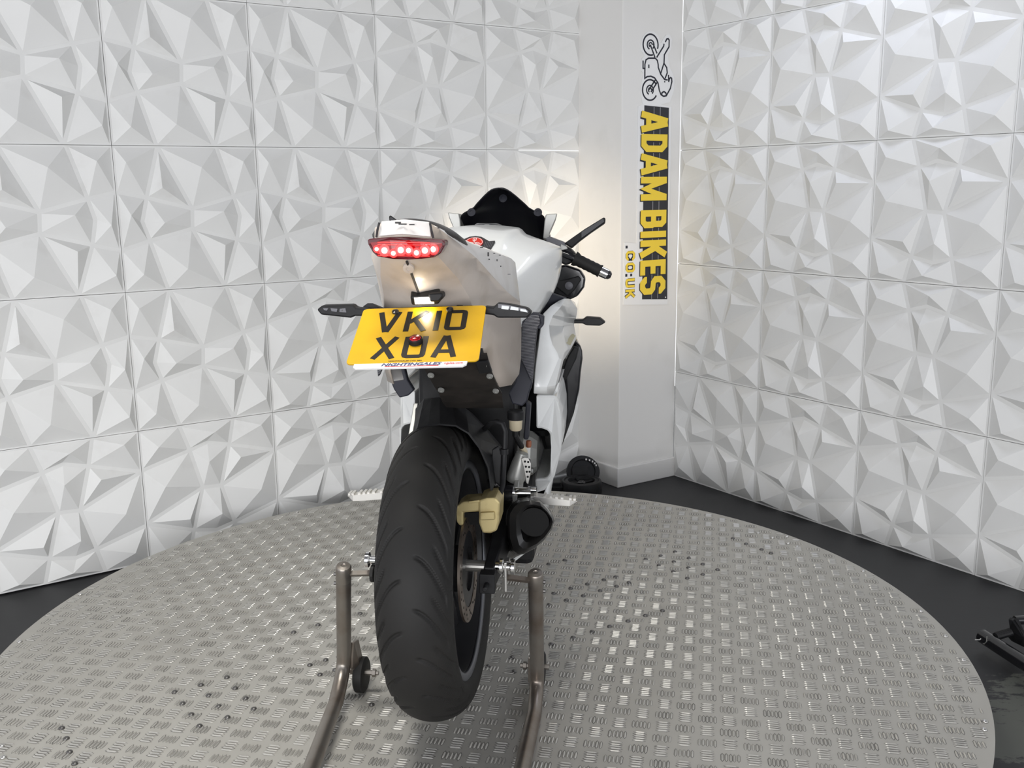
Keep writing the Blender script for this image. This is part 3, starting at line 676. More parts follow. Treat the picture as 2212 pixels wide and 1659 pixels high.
# --- silencer
mpx = [(1097, 1123), (1099, 1105), (1109, 1089), (1125, 1077), (1147, 1074), (1170, 1079), (1188, 1096), (1200, 1113), (1204, 1125), (1198, 1144), (1180, 1169), (1158, 1188), (1133, 1201), (1117, 1203), (1106, 1193), (1098, 1163)]
S0 = [B(a, b, .08) for a, b in mpx]; cS = sum(S0) / len(S0)
def msec(k, y, dx=0, dz=0): return [np.array((cS[0] + (p[0] - cS[0]) * k + dx, y, cS[2] + (p[2] - cS[2]) * k + dz)) for p in S0]
mf = MB(); mf.loft([msec(.955, .150, -.012, -.024), msec(1.0, .16, -.015, -.028), msec(1.01, .20, -.024, -.046), msec(.96, .40, -.085, -.150), msec(.62, .52, -.12, -.20)])
muf = bp(mf, 'silencer', 'carbon', smooth=True, angle=50)
ec = MB(); ec.loft([msec(.54, .118, .008, .002), msec(.60, .088, .008, .002), msec(.74, .078, .006, .001), msec(.90, .086, -.002, -.003), msec(.965, .108, -.006, -.010), msec(.965, .152, -.012, -.024)])
ec.f = ec.f[:-2] + [ec.f[-1]]
bp(ec, 'end_cap', 'carbon', muf, smooth=True, angle=35)
cy_ = cS + np.array((.008, 0, .004))
bp(MB().lathe([(.0001, .055), (.033, .055), (.033, .012), (.0345, .010)], (cy_[0], .078, cy_[2]), (0, 1, 0), 28), 'exhaust_outlet', 'soot', muf, smooth=True, angle=40)
rg = MB(); rg.grid([msec(1.004, .152, -.012, -.024), msec(1.008, .1535, -.0125, -.0245), msec(1.004, .155, -.013, -.025)], wrap=True); bp(rg, 'end_band', 'alloy', muf)
bp(MB().tube([(cS[0] - .12, .50, cS[2] - .185), (.04, .68, -.19), (.0, .85, -.22), (0, 1.0, -.17)], .026, 14), 'exhaust_pipe', 'cast_alloy', muf, smooth=True, angle=50)

# --- tail unit
XT = 0.012
def R_(px, py, y): return B(px, py, y)
rows = [[(858, 476, -.372), (927, 481, -.362), (949, 495, -.352)],
        [(866, 509, -.380), (932, 514, -.366), (984, 521, -.29)],
        [(881, 562, -.356), (948, 556, -.335), (1028, 557, -.22)],
        [(900, 606, -.300), (988, 600, -.262), (1060, 593, -.13)],
        [(917, 642, -.255), (1012, 640, -.200), (1095, 631, -.03)],
        [(938, 692, -.215), (1030, 690, -.160), (1122, 652, .08)],
        [(960, 745, -.185), (1043, 752, -.120), (1125, 720, .09)]]
G = [[R_(*p) for p in r] for r in rows]
for r in G: r[0][0] = XT
def both(mbx, quads):
    for q in quads:
        mbx.add(q, [tuple(range(len(q)))]); mbx.add([mir(p, XT) for p in q], [tuple(reversed(range(len(q))))])
tu = MB()
def full(r): return [mir(p, XT) for p in r[:0:-1]] + r
tu.grid([full(r) for r in G])
low = [[R_(1046, 785, -.10), R_(1124, 775, .08)], [R_(1064, 808, -.06), R_(1120, 808, .06)], [R_(1078, 836, -.005), R_(1104, 831, .03)]]
lo0 = [G[6][1], G[6][2]]
for a, b in zip([lo0] + low[:-1], low): both(tu, [[a[0], a[1], b[1], b[0]]])
bp(tu, 'tail_underside', 'grimy_white', smooth=True, angle=22, solid=.003)
ts = MB(); E_ = [R_(949, 495, -.352), R_(1014, 526, -.20), R_(1079, 550, -.02), R_(1103, 559, .055), R_(1112, 568, .085)]
Rg = [G[0][2], G[1][2], G[2][2], G[3][2], G[4][2], G[5][2]]
both(ts, [[E_[0], Rg[1], Rg[2], E_[1]], [E_[1], Rg[2], Rg[3], E_[2]], [E_[2], Rg[3], Rg[4], E_[3]], [E_[3], Rg[4], Rg[5], E_[4]]])
# inner return so that the panel has a front edge and joins the seat
Fr = [E_[4], G[5][2], G[6][2], low[0][1], low[1][1], low[2][1]]
for a, b in zip(Fr[:-1], Fr[1:]):
    ia, ib = a + np.array((-.03, .02, 0)), b + np.array((-.03, .02, 0)); both(ts, [[a, b, ib, ia]])
Et = [p + np.array((-.012, 0, .006)) for p in E_]
for i in range(4): both(ts, [[E_[i], E_[i + 1], Et[i + 1], Et[i]]])
bp(ts, 'tail_side', 'tail_white', smooth=True, angle=25, solid=.003)
# seat cowl lip between the dark seams, slightly proud
cw = [[R_(858, 474, -.374), R_(927, 480, -.365)], [R_(864, 506, -.384), R_(931, 512, -.371)]]
for r in cw: r[0][0] = XT
bp(MB().grid([full(r) for r in cw]), 'tail_cowl', 'tail_white', solid=.004, bevel=.001)
gp = MB()
for s in (0, 1):
    q = [R_(929, 482, -.371), R_(932, 498, -.374), R_(936, 514, -.372)]
    bp(MB().tube([p if not s else mir(p, XT) for p in q], .0021, 6), 'panel_gap', 'chip_black')
sm = [R_(881, 565, -.360), R_(887, 578, -.343), R_(900, 606, -.304), R_(916, 640, -.259)]
for p in sm: p[0] = XT
gp.tube(sm, .0024, 6); bp(gp, 'panel_gap', 'chip_black')
sb = sm[1].copy(); sb[1] -= .002
bp(MB().lathe([(.0105, 0), (.0100, .004), (.0045, .0045), (.0045, .003), (.0001, .003)], sb, (0, -.75, -.5), 18), 'tail_screw', 'grimy_white')
# black seat pads
def srow(y, zc, hw_, ze): 
    return [np.array((XT + hw_ * t, y, zc + (ze - zc) * abs(t) ** 2.2)) for t in (-1, -.85, -.6, -.3, 0, .3, .6, .85, 1)]
st = [srow(-.352, .766, .047, .754), srow(-.30, .776, .084, .744), srow(-.20, .736, .088, .714), srow(-.08, .68, .08, .65), srow(.03, .645, .08, .62), srow(.08, .63, .09, .60)]
bp(MB().grid(st), 'pillion_seat', 'seat_vinyl', smooth=True, solid=.012, subsurf=1)
st2 = [srow(.07, .70, .13, .66), srow(.10, .63, .135, .60), srow(.20, .585, .125, .56), srow(.32, .58, .11, .555), srow(.42, .60, .09, .575)]
bp(MB().grid(st2), 'rider_seat', 'seat_vinyl', smooth=True, solid=.02, subsurf=1)
# dark undertray
tr = [[(900, 766, -.185), (1052, 764, -.145)], [(917, 797, -.140), (1060, 797, -.095)], [(938, 833, -.075), (1076, 836, -.015)], [(948, 848, -.04), (1084, 848, .02)], [(955, 866, .02), (1086, 866, .06)], [(965, 880, .10), (1088, 880, .12)]]
TRG = [[R_(*a) + (R_(*b) - R_(*a)) * k for k in (0, .08, .5, .92, 1)] for a, b in tr]
tray = bp(MB().grid(TRG), 'undertray', 'tray_dark', solid=.004)
for a, b, y in ((953, 842, -.065), (1071, 844, -.01), (1045, 788, -.125), (931, 810, -.125), (1058, 812, -.08)):
    bp(MB().lathe([(.007, 0), (.0065, .003), (.003, .0035), (.003, .002), (.0001, .002)], R_(a, b, y - .004), (0, -.8, -.6), 12), 'tray_bolt', 'cast_alloy', tray)
bp(MB().prism([R_(1026, 778, -.15), R_(1056, 776, -.13), R_(1064, 800, -.105), R_(1036, 803, -.12)], (0, -.006, -.004)), 'tray_bracket', 'black_plastic', tray, bevel=.002)
# paint chips on the tail
ch = MB()
for a, b, y, sx_, sz in ((1039, 534, -.143, .006, .002), (1053, 549, -.125, .003, .008), (1066, 547, -.07, .004, .0015), (1078, 551, -.04, .004, .0015), (1072, 562, -.07, .002, .004), (1055, 560, -.12, .003, .002), (1098, 592, .0, .006, .001), (1080, 575, -.06, .002, .003), (858, 481, -.3775, .010, .003), (868, 484, -.3785, .014, .002), (888, 485, -.377, .009, .002), (947, 492, -.36, .006, .002)):
    ch.box(R_(a, b, y) + np.array((.002, -.003, 0)), (sx_, .0012, sz))
bp(ch, 'paint_chip', 'chip_black')

# --- tail light
lp = [(793.7, 518.6), (797, 516), (842, 512.5), (883, 512.5), (956, 518), (962, 523), (961, 531), (952, 547), (938, 556), (910, 559.5), (883, 561), (850, 560), (814, 554), (805, 545), (795, 528)]
def ly(px): return -.388 + .020 * ((px - 878) / 84) ** 2
LP = [B(a, b, ly(a)) for a, b in lp]
tl = bp(MB().prism(LP, (0, .030, 0)), 'tail_light', 'smoked_red', bevel=.002)
lc = [(800, 524), (842, 519), (883, 519), (955, 525), (956, 531), (947, 544), (910, 553), (850, 553.5), (818, 548), (808, 541)]
bp(MB().prism([B(a, b, ly(a) - .0015) for a, b in lc], (0, .006, 0)), 'lens', 'red_lens', tl)
rb = MB()
for b in (524, 529, 549, 553):
    rb.tube([B(a, b + (a - 878) * .012, ly(a) - .0022) for a in range(816, 942, 14)], .0006, 5)
bp(rb, 'lens_rib', 'led_red', tl)
for a, b, r_ in ((814, 538, .0042), (831, 541, .0070), (850, 547, .0050), (866, 540, .0068), (883, 541, .0055), (900, 546, .0055), (918, 541, .0068), (936, 538.5, .0062)):
    c = B(a, b, ly(a) - .002)
    bp(MB().lathe([(r_ * 1.55, 0), (r_ * 1.4, .0012), (r_ * .95, .0016)], c, (0, -1, 0), 16), 'lamp_cup', 'led_red', tl)
    bp(MB().lathe([(r_ * .75, .0015), (r_ * .6, .003), (.0001, .0038)], c, (0, -1, 0), 14), 'lamp_diode', 'led_white', tl)

# --- number plate
PC = np.array((-.164, 1.696, 1.101)) - AX; PC = np.array([PC @ rr, PC @ ff, PC @ uu])
pyaw, ptilt, prl = -.140, 1.139, .068
_pr = np.array([math.cos(pyaw), math.sin(pyaw), 0]); _pf = np.array([-math.sin(pyaw), math.cos(pyaw), 0]); _pu = math.cos(ptilt) * np.array([0, 0, 1.0]) + math.sin(ptilt) * _pf
_pr, _pu = _pr * math.cos(prl) + _pu * math.sin(prl), _pu * math.cos(prl) - _pr * math.sin(prl)
tol = lambda v: np.array([v @ rr, v @ ff, v @ uu])
pR, pU = tol(_pr), tol(_pu); pN = np.cross(pR, pU)
def PM(u, v, d): return PC + pR * u + pU * v + pN * d      # plate face: u right, v up, d out of the face
def rrect(w, h, r, n=6, cx=0, cy=0):
    o = []
    for sx, sy, a in ((1, 1, 0), (-1, 1, 90), (-1, -1, 180), (1, -1, 270)):
        o += arc(cx + sx * (w / 2 - r), cy + sy * (h / 2 - r), r, r, a, a + 90, n)
    return o
plate = bp(MB().prism([PM(u, v, -.003) for u, v in rrect(.228, .178, .009)], pN * .003), 'number_plate', 'plate_yellow', bevel=.0006)
for ch_, x, y, w in (('V', .146, .545, .174), ('K', .371, .545, .182), ('1', .606, .545, .043), ('0', .690, .545, .172), ('X', .176, .075, .180), ('U', .405, .075, .182), ('A', .640, .075, .177)):
    m = MB(); letter(m, ch_, -.114 + x * .228, -.089 + y * .178, w * .228, .066, .0098, PM, 0, .0004); bp(m, 'letter', 'ink_black', plate)
text_mesh('maker_text', 'NIGHTINGALES CV21 2EA', .0050, 'ink_black', plate, lambda x, y, d: PM(x - .012, y - .0855, .0004) + np.array((0, 0, DZ)), 'CENTER', .00008, 0, 1.0)
flp = [PM(u, v, -.003) for u, v in [(-.099, -.089), (.095, -.089), (.094, -.098), (.088, -.103), (-.095, -.103), (-.099, -.099)]]
strip = bp(MB().prism(flp, pN * .0028), 'dealer_strip', 'label_white', plate)
text_mesh('dealer_text', 'NIGHTINGALES', .0105, 'ink_blue', plate, lambda x, y, d: PM(x - .052, y - .0975, .0004) + np.array((0, 0, DZ)), 'LEFT', .0003, .3, 1.38)
text_mesh('dealer_text', 'ngales.com', .0088, 'ink_red', plate, lambda x, y, d: PM(x + .056, y - .0965, .0004) + np.array((0, 0, DZ)), 'LEFT', .0001, 0, .82)
sl = MB(); stroke(sl, [(-.045, -.0995), (.047, -.0995)], .0014, PM, 0, .0004); bp(sl, 'red_line', 'ink_red', plate)
for u, v in ((-.052, .073), (.048, .076)):
    bp(MB().lathe([(.0068, 0), (.0062, .0035), (.003, .005), (.0001, .005)], PM(u, v, 0), pN, 14), 'plate_screw', 'black_gloss', plate, smooth=True, angle=40)
rf = PM(-.001, -.028, 0)
bp(MB().lathe([(.0125, 0), (.0125, .008), (.011, .0095), (.0108, .0085)], rf, pN, 24), 'reflector_rim', 'black_plastic', plate, smooth=True, angle=40)
bp(MB().lathe([(.0108, .0085), (.0095, .0105), (.0001, .012)], rf, pN, 24), 'reflector', 'reflector_red', plate, smooth=True)
# carrier behind the plate and plate lamp
bp(MB().prism([PM(u, v, -.016) for u, v in ((-.095, .099), (.088, .099), (.096, .085), (.09, -.06), (-.09, -.06), (-.104, .085))], pN * .012), 'plate_carrier', 'black_plastic', bevel=.003)
lm_ = MB(); lm_.prism([PM(u, v, .004) for u, v in ((-.024, .088), (.026, .088), (.030, .100), (.026, .125), (-.014, .128), (-.026, .112))], pN * .020)
lamp = bp(lm_, 'plate_lamp', 'black_plastic', bevel=.004)
bp(MB().prism([B(a, b, -.288) for a, b in ((925, 634), (954, 632), (957, 641), (948, 652), (928, 652))], (0, .03, 0)), 'lamp_bracket', 'black_plastic', bevel=.003)
bp(MB().prism([PM(u, .0865, d) for u, d in ((-.017, .008), (.019, .008), (.019, .022), (-.017, .022))], pU * .0025), 'lamp_lens', 'clear_cell', lamp)
for u in (-.005, .008):
    bp(MB().lathe([(.0058, 0), (.0046, .003), (.0001, .0048)], PM(u, .0868, .0155), -pU, 12), 'lamp_bulb', 'lamp_white', lamp)
ll = bpy.data.lights.new('plate_lamp_light', 'POINT'); ll.energy = 0.06; ll.color = (1, .93, .78); ll.shadow_soft_size = .006
lo = link(bpy.data.objects.new('plate_lamp_light', ll)); lo.parent = bike; lo.location = tuple(PM(.0015, .0805, .0165) + np.array((0, 0, DZ)))

# --- indicators
def indicator(pts, y, cells, side, dy=.022):
    o = bp(MB().prism([B(a, b, y) for a, b in pts], (0, dy, 0)), 'indicator', 'black_plastic', bevel=.003)
    for cpts, cm in cells:
        bp(MB().prism([B(a, b, y - (.0022 if cm == 'clear_cell' else .0008)) for a, b in cpts], (0, .003, 0)), 'indicator_cell', cm, o)
    return o
indicator([(1046, 662), (1065, 664), (1074, 655), (1102, 658), (1139, 666), (1149, 676), (1139, 687), (1074, 687), (1066, 681), (1046, 679)], -.27,
          [([(1076, 656.5), (1098, 659), (1135, 667), (1142, 673), (1076, 665)], 'grille_grey'), ([(1084, 660), (1100, 662), (1098, 669), (1083, 667)], 'clear_cell'), ([(1104, 662), (1120, 665), (1120, 671), (1102, 669)], 'clear_cell'), ([(1124, 667), (1136, 669), (1140, 675), (1124, 672)], 'clear_cell')], 1)
indicator([(684, 669), (695, 660), (761, 658), (769, 665), (795, 667), (795, 683), (767, 683), (757, 687), (693, 680)], -.27,
          [([(734, 667), (746, 666), (748, 675), (733, 674)], 'grille_grey'), ([(714, 666), (729, 667), (727, 674), (716, 672)], 'grille_grey'), ([(698, 666), (709, 666), (706, 671), (700, 670)], 'grille_grey'), ([(738, 669), (741, 669), (741, 672), (738, 672)], 'tan_label')], -1)
fi = [(1230, 691), (1259, 691), (1266, 685), (1296, 687), (1308, 697), (1296, 704), (1266, 703), (1259, 699), (1230, 699)]
indicator(fi, .80, [], 1, .03)
bp(MB().prism([mir(B(a, b, .80)) for a, b in fi], (0, .03, 0)), 'indicator', 'black_plastic', bevel=.003)

# --- fuel tank
XK = 0.016
def ksec(y, P):
    h = [np.array((XK + x, y, z)) for x, z in P]; return h + [np.array((2 * XK - p[0], y, p[2])) for p in h[-2::-1]]
tk = [ksec(.13, [(.09, .50), (.105, .55), (.112, .590), (.105, .615), (.080, .628), (.062, .634), (0, .638)]),
      ksec(.20, [(.10, .50), (.125, .555), (.140, .610), (.136, .640), (.090, .660), (.074, .668), (0, .672)]),
      ksec(.275, [(.125, .50), (.148, .555), (.162, .625), (.162, .664), (.096, .697), (.082, .709), (0, .714)]),
      ksec(.34, [(.140, .50), (.165, .555), (.180, .630), (.180, .675), (.100, .706), (.086, .720), (0, .727)]),
      ksec(.50, [(.150, .50), (.185, .550), (.209, .620), (.206, .678), (.105, .708), (.090, .723), (0, .732)]),
      ksec(.62, [(.150, .50), (.180, .550), (.200, .620), (.196, .668), (.100, .702), (.085, .719), (0, .729)]),
      ksec(.74, [(.140, .50), (.165, .550), (.175, .610), (.165, .648), (.090, .690), (.075, .708), (0, .717)]),
      ksec(.84, [(.10, .52), (.12, .57), (.12, .60), (.10, .625), (.07, .65), (.055, .66), (0, .667)])]
tank = bp(MB().grid(tk), 'fuel_tank', 'gloss_white', smooth=True, solid=.004, subsurf=2)
tank.modifiers.move(1, 0)
_ca = tank.data.attributes.new('crease_edge', 'FLOAT', 'EDGE')
for e in tank.data.edges:
    a, b = e.vertices[0] % 13, e.vertices[1] % 13
    if a == b and a in (3, 4, 5, 7, 8, 9): _ca.data[e.index].value = {3: .75, 9: .75, 4: .5, 8: .5, 5: .45, 7: .45}[a]
# badge on the rear slope of the tank: u across, v up the slope
bn = np.array((0, -.50, .866)); bu = np.array((0, .866, .50)); bc = np.array((XK + .018, .244, .6985))
def BMf(u, v, d): return bc + np.array((u, 0, 0)) + bu * v + bn * (d - .6 * u * u)
bd = [(-.060, .012), (-.040, .010), (-.026, .016), (-.014, .026), (0, .029), (.014, .026), (.026, .016), (.034, .009), (.048, .012), (.042, -.022), (.032, -.021), (.026, -.018), (.0, -.026), (-.026, -.018), (-.036, -.020), (-.064, -.020)]
bdg = bp(MB().prism([BMf(u, v, -.004) for u, v in bd], bn * .006), 'tank_badge', 'chip_black', tank)
rbg = MB()
for k in range(5):
    stroke(rbg, [(.027 + k * .0042, .006), (.026 + k * .0036, -.018)], .0012, BMf, .002, .0024)
bp(rbg, 'badge_rib', 'grille_grey', tank)
bp(MB().lathe([(.0215, 0), (.0215, .0014), (.0001, .0014)], BMf(0, 0, .002), bn, 24), 'badge_disc', 'badge_red', tank)
bm_ = MB()
for a in (90, 210, 330):
    e = (math.cos(math.radians(a)), math.sin(math.radians(a))); n_ = (-e[1], e[0])
    stroke(bm_, [(0, 0), (.017 * e[0], .017 * e[1])], .0014, BMf, .0035, .004)
    for s in (-1, 1):
        stroke(bm_, [(.005 * e[0], .005 * e[1]), (.007 * e[0] + s * .0036 * n_[0], .007 * e[1] + s * .0036 * n_[1]), (.017 * e[0] + s * .0036 * n_[0], .017 * e[1] + s * .0036 * n_[1])], .0013, BMf, .0035, .004)
stroke(bm_, arc(0, 0, .0195, .0195, 0, 360, 28), .0011, BMf, .0035, .004)
bp(bm_, 'badge_fork', 'label_white', tank)
bp(MB().lathe([(.036, 0), (.036, .006), (.030, .009), (.0001, .009)], (XK, .60, .722), (0, .05, 1), 28), 'filler_cap', 'black_gloss', tank, smooth=True, angle=40)

# --- screen, nose fairing
sc = []
for dz_, hw_ in ((0, .003), (.0007, .010), (.002, .017), (.0045, .0245), (.009, .033), (.018, .046), (.028, .059), (.039, .073), (.048, .083), (.056, .097), (.062, .110), (.067, .119), (.075, .127), (.09, .131), (.12, .134), (.18, .138), (.24, .145)):
    zf = .8225 - dz_; yc = .925 + 1.0 * dz_
    sc.append([np.array((.008 + hw_ * t, yc + .045 - .09 * t * t, zf - .010 * abs(t) ** 3 * min(1, dz_ / .05))) for t in (-1, -.75, -.5, -.25, 0, .25, .5, .75, 1)])
scr = bp(MB().grid(sc), 'windscreen', 'screen_black', smooth=True, solid=.004)
for a, b, y in ((1088, 429, .985), (1020, 459, .93), (1163, 459, .93)):
    bp(MB().lathe([(.0125, 0), (.0125, .004), (.005, .005), (.005, .0035), (.0001, .0035)], B(a, b, y) + np.array((0, -.012, 0)), (0, -1, .35), 18), 'screen_bolt', 'navy_plastic', scr, smooth=True, angle=40)
for s in (-1, 1):
    # white wing beside the screen, running down and forward into the nose
    P_ = [B(1204, 461, .95), B(1201, 473, .95), B(1188, 503, .95), B(1186, 520, .95), B(1173, 515, .95), B(1176, 478, .95), B(1179, 463, .95)]
    if s < 0: P_ = [mir(p, .008) for p in P_]
    bp(MB().prism(P_, (s * -.01, .12, -.01)), 'fairing_wing', 'grille_grey' if 0 else 'cast_alloy', bevel=.003)
    out_ = [(.165, .95, .73), (.150, .95, .63), (.205, .95, .55), (.235, .95, .44), (.225, 1.02, .30), (.20, 1.10, .25)]
    in_ = [(.115, 1.15, .60), (.13, 1.22, .55), (.15, 1.25, .50), (.16, 1.26, .43), (.15, 1.27, .34), (.13, 1.26, .27)]
    ns = [(.02, 1.26, .56), (.03, 1.36, .52), (.035, 1.42, .47), (.04, 1.43, .40), (.035, 1.40, .33), (.03, 1.34, .28)]
    bp(MB().grid([[(s * x, y, z) for x, y, z in r] for r in (out_, in_, ns)]), 'nose_fairing', 'gloss_white', smooth=True, solid=.005, subsurf=1)
    mir_ = [(1219, 525), (1262, 495), (1304, 469), (1308, 471), (1307, 481), (1275, 503), (1251, 521), (1235, 535)]
    mp_ = [B(a, b, .80 + (a - 1219) * .0004) for a, b in mir_]
    if s < 0: mp_ = [mir(p, .004) for p in mp_]
    mm = bp(MB().prism(mp_, (0, .016, -.004)), 'mirror', 'black_plastic', bevel=.003)
    gl = [B(a, b, .797 + (a - 1219) * .0004) for a, b in ((1256, 501), (1303, 472), (1305, 479), (1276, 500), (1256, 514))]
    if s < 0: gl = [mir(p, .004) for p in gl]
    bp(MB().prism(gl, (0, .004, -.001)), 'mirror_glass', 'black_gloss', mm)
    # clip-on bar, grip, lever
    g0, g1, g2 = B(1240, 558, .80), B(1297, 586, .80), B(1319, 596, .80)
    if s < 0: g0, g1, g2 = mir(g0, .004), mir(g1, .004), mir(g2, .004)
    q = [g0 + (g1 - g0) * k for k in np.linspace(0, 1, 12)]
    hb = bp(MB().tube([np.array((s * .09, .88, .66)), g0 + (g0 - g1) * .35, g0], .011, 12), 'clip_on_bar', 'black_gloss', smooth=True, angle=40)
    bp(MB().tube(q, [.0215, .0205] + [.0165 + .0012 * (k % 2) for k in range(8)] + [.0165, .0195], 16), 'grip', 'rubber', hb, smooth=True, angle=60)
    d_ = (g2 - g1) / np.linalg.norm(g2 - g1)
    bp(MB().tube([g1, g1 + d_ * .022], .0152, 18), 'bar_end', 'chrome', hb, smooth=True, angle=40)
    bp(MB().tube([g1 + d_ * .022, g1 + d_ * .028, g1 + d_ * .034], [.0135, .0125, .007], 14), 'bar_end_cap', 'black_gloss', hb, smooth=True, angle=40)
    bp(MB().tube([g0 + np.array((-s * .03, .05, .0)), g0 + np.array((s * .04, .075, -.02)), g1 + np.array((s * .012, .055, -.016))], .006, 8), 'lever', 'black_plastic', hb)
    sh_ = [B(a, b, .80) for a, b in ((1196, 524), (1213, 527), (1232, 538), (1244, 550), (1240, 566), (1222, 574), (1206, 565), (1198, 545))]
    if s < 0: sh_ = [mir(p, .004) for p in sh_]
    sg_ = bp(MB().prism(sh_, (0, .05, 0)), 'switch_housing', 'black_plastic', hb, bevel=.006)
    rs_ = [B(a, b, .79) for a, b in ((1178, 515), (1186, 512), (1218, 524), (1222, 530), (1206, 538), (1182, 526))]
    if s < 0: rs_ = [mir(p, .004) for p in rs_]
    bp(MB().prism(rs_, (0, .04, 0)), 'master_cylinder', 'grille_grey', hb, bevel=.003)
    if s > 0:
        bp(MB().prism([B(a, b, .785) for a, b in ((1212, 527), (1224, 532), (1226, 538), (1214, 541), (1209, 536))], (0, .01, 0)), 'cylinder_glint', 'cast_alloy', hb, bevel=.002)  # pale piece in the shape of a reflection on the cylinder
bp(MB().box((.008, .93, .645), (.20, .08, .05)), 'top_yoke', 'screen_black', bevel=.008)
bp(MB().box((.008, 1.03, .63), (.18, .05, .10)), 'instrument_cluster', 'screen_black', bevel=.015)
# black inner fairing beside the fork, its edge showing under the right grip
ifp = [(1188, 560), (1204, 575), (1222, 572), (1254, 583), (1265, 601), (1262, 621), (1248, 640), (1230, 648), (1187, 631), (1176, 610)]
for s in (-1, 1):
    P_ = [B(a, b, .90) for a, b in ifp]
    if s < 0: P_ = [mir(p, .004) for p in P_]
    ip = bp(MB().prism(P_, (0, .03, 0)), 'inner_fairing', 'black_gloss', bevel=.006)
    cs = [B(a, b, .895) for a, b in ((1190, 612), (1222, 604), (1250, 596), (1256, 604), (1240, 628), (1226, 640))]
    if s < 0: cs = [mir(p, .004) for p in cs]
    bp(MB().prism(cs, (0, .01, 0)), 'inner_fairing_panel', 'black_plastic', ip, bevel=.003)
    c_ = B(1229, 617, .89)
    if s < 0: c_ = mir(c_, .004)
    bp(MB().lathe([(.012, 0), (.012, .004), (.006, .006), (.0001, .006)], c_, (0, -1, 0), 14), 'fairing_fastener', 'grille_grey', ip, smooth=True, angle=40)

# --- navy side cover between tank and fairing, ribbed grille, plain cover
for s in (-1, 1):
    t_ = (lambda p: p) if s > 0 else (lambda p: mir(p, .004))
    nv = [(1188, 633), (1224, 645), (1208, 652), (1192, 660), (1176, 676), (1170, 682), (1150, 668), (1158, 664)]
    bp(MB().prism([t_(B(a, b, .46 + (a - 1150) * .001)) for a, b in nv], (0, .03, 0)), 'knee_cover', 'navy_plastic', bevel=.003)
    gr = [(1128, 695), (1134, 690), (1150, 676), (1164, 677), (1169, 689), (1168, 707), (1160, 710), (1155, 757), (1150, 823), (1137, 796), (1124, 768), (1126, 730)]
    gc = bp(MB().prism([t_(B(a, b, .14)) for a, b in gr], (0, .02, 0)), 'side_grille', 'navy_plastic')
    rbm = MB()
    for k in range(42):
        yk = 682 + k * 3.25
        xl = np.interp(yk, [676, 690, 700, 730, 768, 823], [1150, 1134, 1128, 1126, 1124, 1148]); xr = np.interp(yk, [677, 689, 707, 712, 757, 823], [1163, 1167, 1166, 1160, 1155, 1151])
        if xr - xl < 3: continue
        rbm.tube([t_(B(xl + 1, yk + 1.5, .139)), t_(B(xr - 1, yk - 1, .139))], .00115, 5)
    o = bp(rbm, 'grille_rib', 'grille_grey', gc); o['kind'] = 'stuff'
    cl = [(1163, 679), (1175, 684), (1174, 703), (1168, 710), (1162, 711), (1161, 706), (1168, 698)]
    bp(MB().prism([t_(B(a, b, .135)) for a, b in cl], (0, .02, 0)), 'grille_clip', 'navy_plastic', gc, bevel=.002)
    pc = [(1123, 769), (1137, 797), (1150, 826), (1146, 842), (1142, 851), (1139, 866), (1128, 878), (1106, 872), (1098, 850), (1112, 828), (1119, 800)]
    bp(MB().prism([t_(B(a, b, .16)) + np.array((0 if s > 0 else .022, 0, 0)) for a, b in (pc if s > 0 else pc[:5] + [(1130, 868), (1110, 862)] + pc[8:])], (0, .02, 0)), 'frame_cover', 'navy_plastic', bevel=.003)

# --- side fairings
up = [[(1206, 652, .50), (1221, 645, .52), (1231, 646, .60), (1240, 652, .75)],
      [(1190, 661, .45), (1209, 664, .47), (1226, 664, .66), (1246, 667, .80)],
      [(1175, 677, .42), (1193, 681, .44), (1216, 684, .68), (1243, 684, .82)],
      [(1170, 700, .40), (1184, 703, .42), (1212, 704, .66), (1238, 702, .80)],
      [(1166, 725, .39), (1186, 725, .41), (1212, 722, .62), (1241, 718, .78)],
      [(1163, 750, .38), (1192, 745, .41), (1216, 741, .58), (1243, 733, .76)],
      [(1159, 778, .37), (1202, 762, .42), (1218, 757, .52), (1232, 753, .66)],
      [(1156, 805, .36), (1206, 774, .42), (1211, 776, .44), (1215, 779, .47)],
      [(1154, 835, .35), (1180, 835, .37), (1198, 832, .40), (1204, 825, .44)],
      [(1153, 849, .355), (1180, 850, .38), (1193, 852, .42), (1199, 838, .46)]]
lw = [(1158, 853), (1202, 856), (1207, 868), (1213, 900), (1214, 943), (1211, 977), (1203, 1010), (1197, 1033), (1187, 1043), (1177, 1060), (1157, 1065), (1155, 1035), (1179, 1033), (1187, 1024), (1189, 1002), (1190, 968), (1188, 937), (1181, 930), (1169, 926), (1158, 926)]
bk = [(1216, 822), (1220, 800), (1230, 778), (1240, 745), (1246, 738), (1254, 747), (1258, 758), (1259, 775), (1255, 805), (1252, 842), (1240, 893), (1231, 918), (1213, 968), (1215, 935), (1212, 867)]
bl = [(1218, 792), (1226, 770), (1240, 748), (1250, 752), (1245, 775), (1236, 793), (1224, 818), (1211, 838), (1208, 830)]
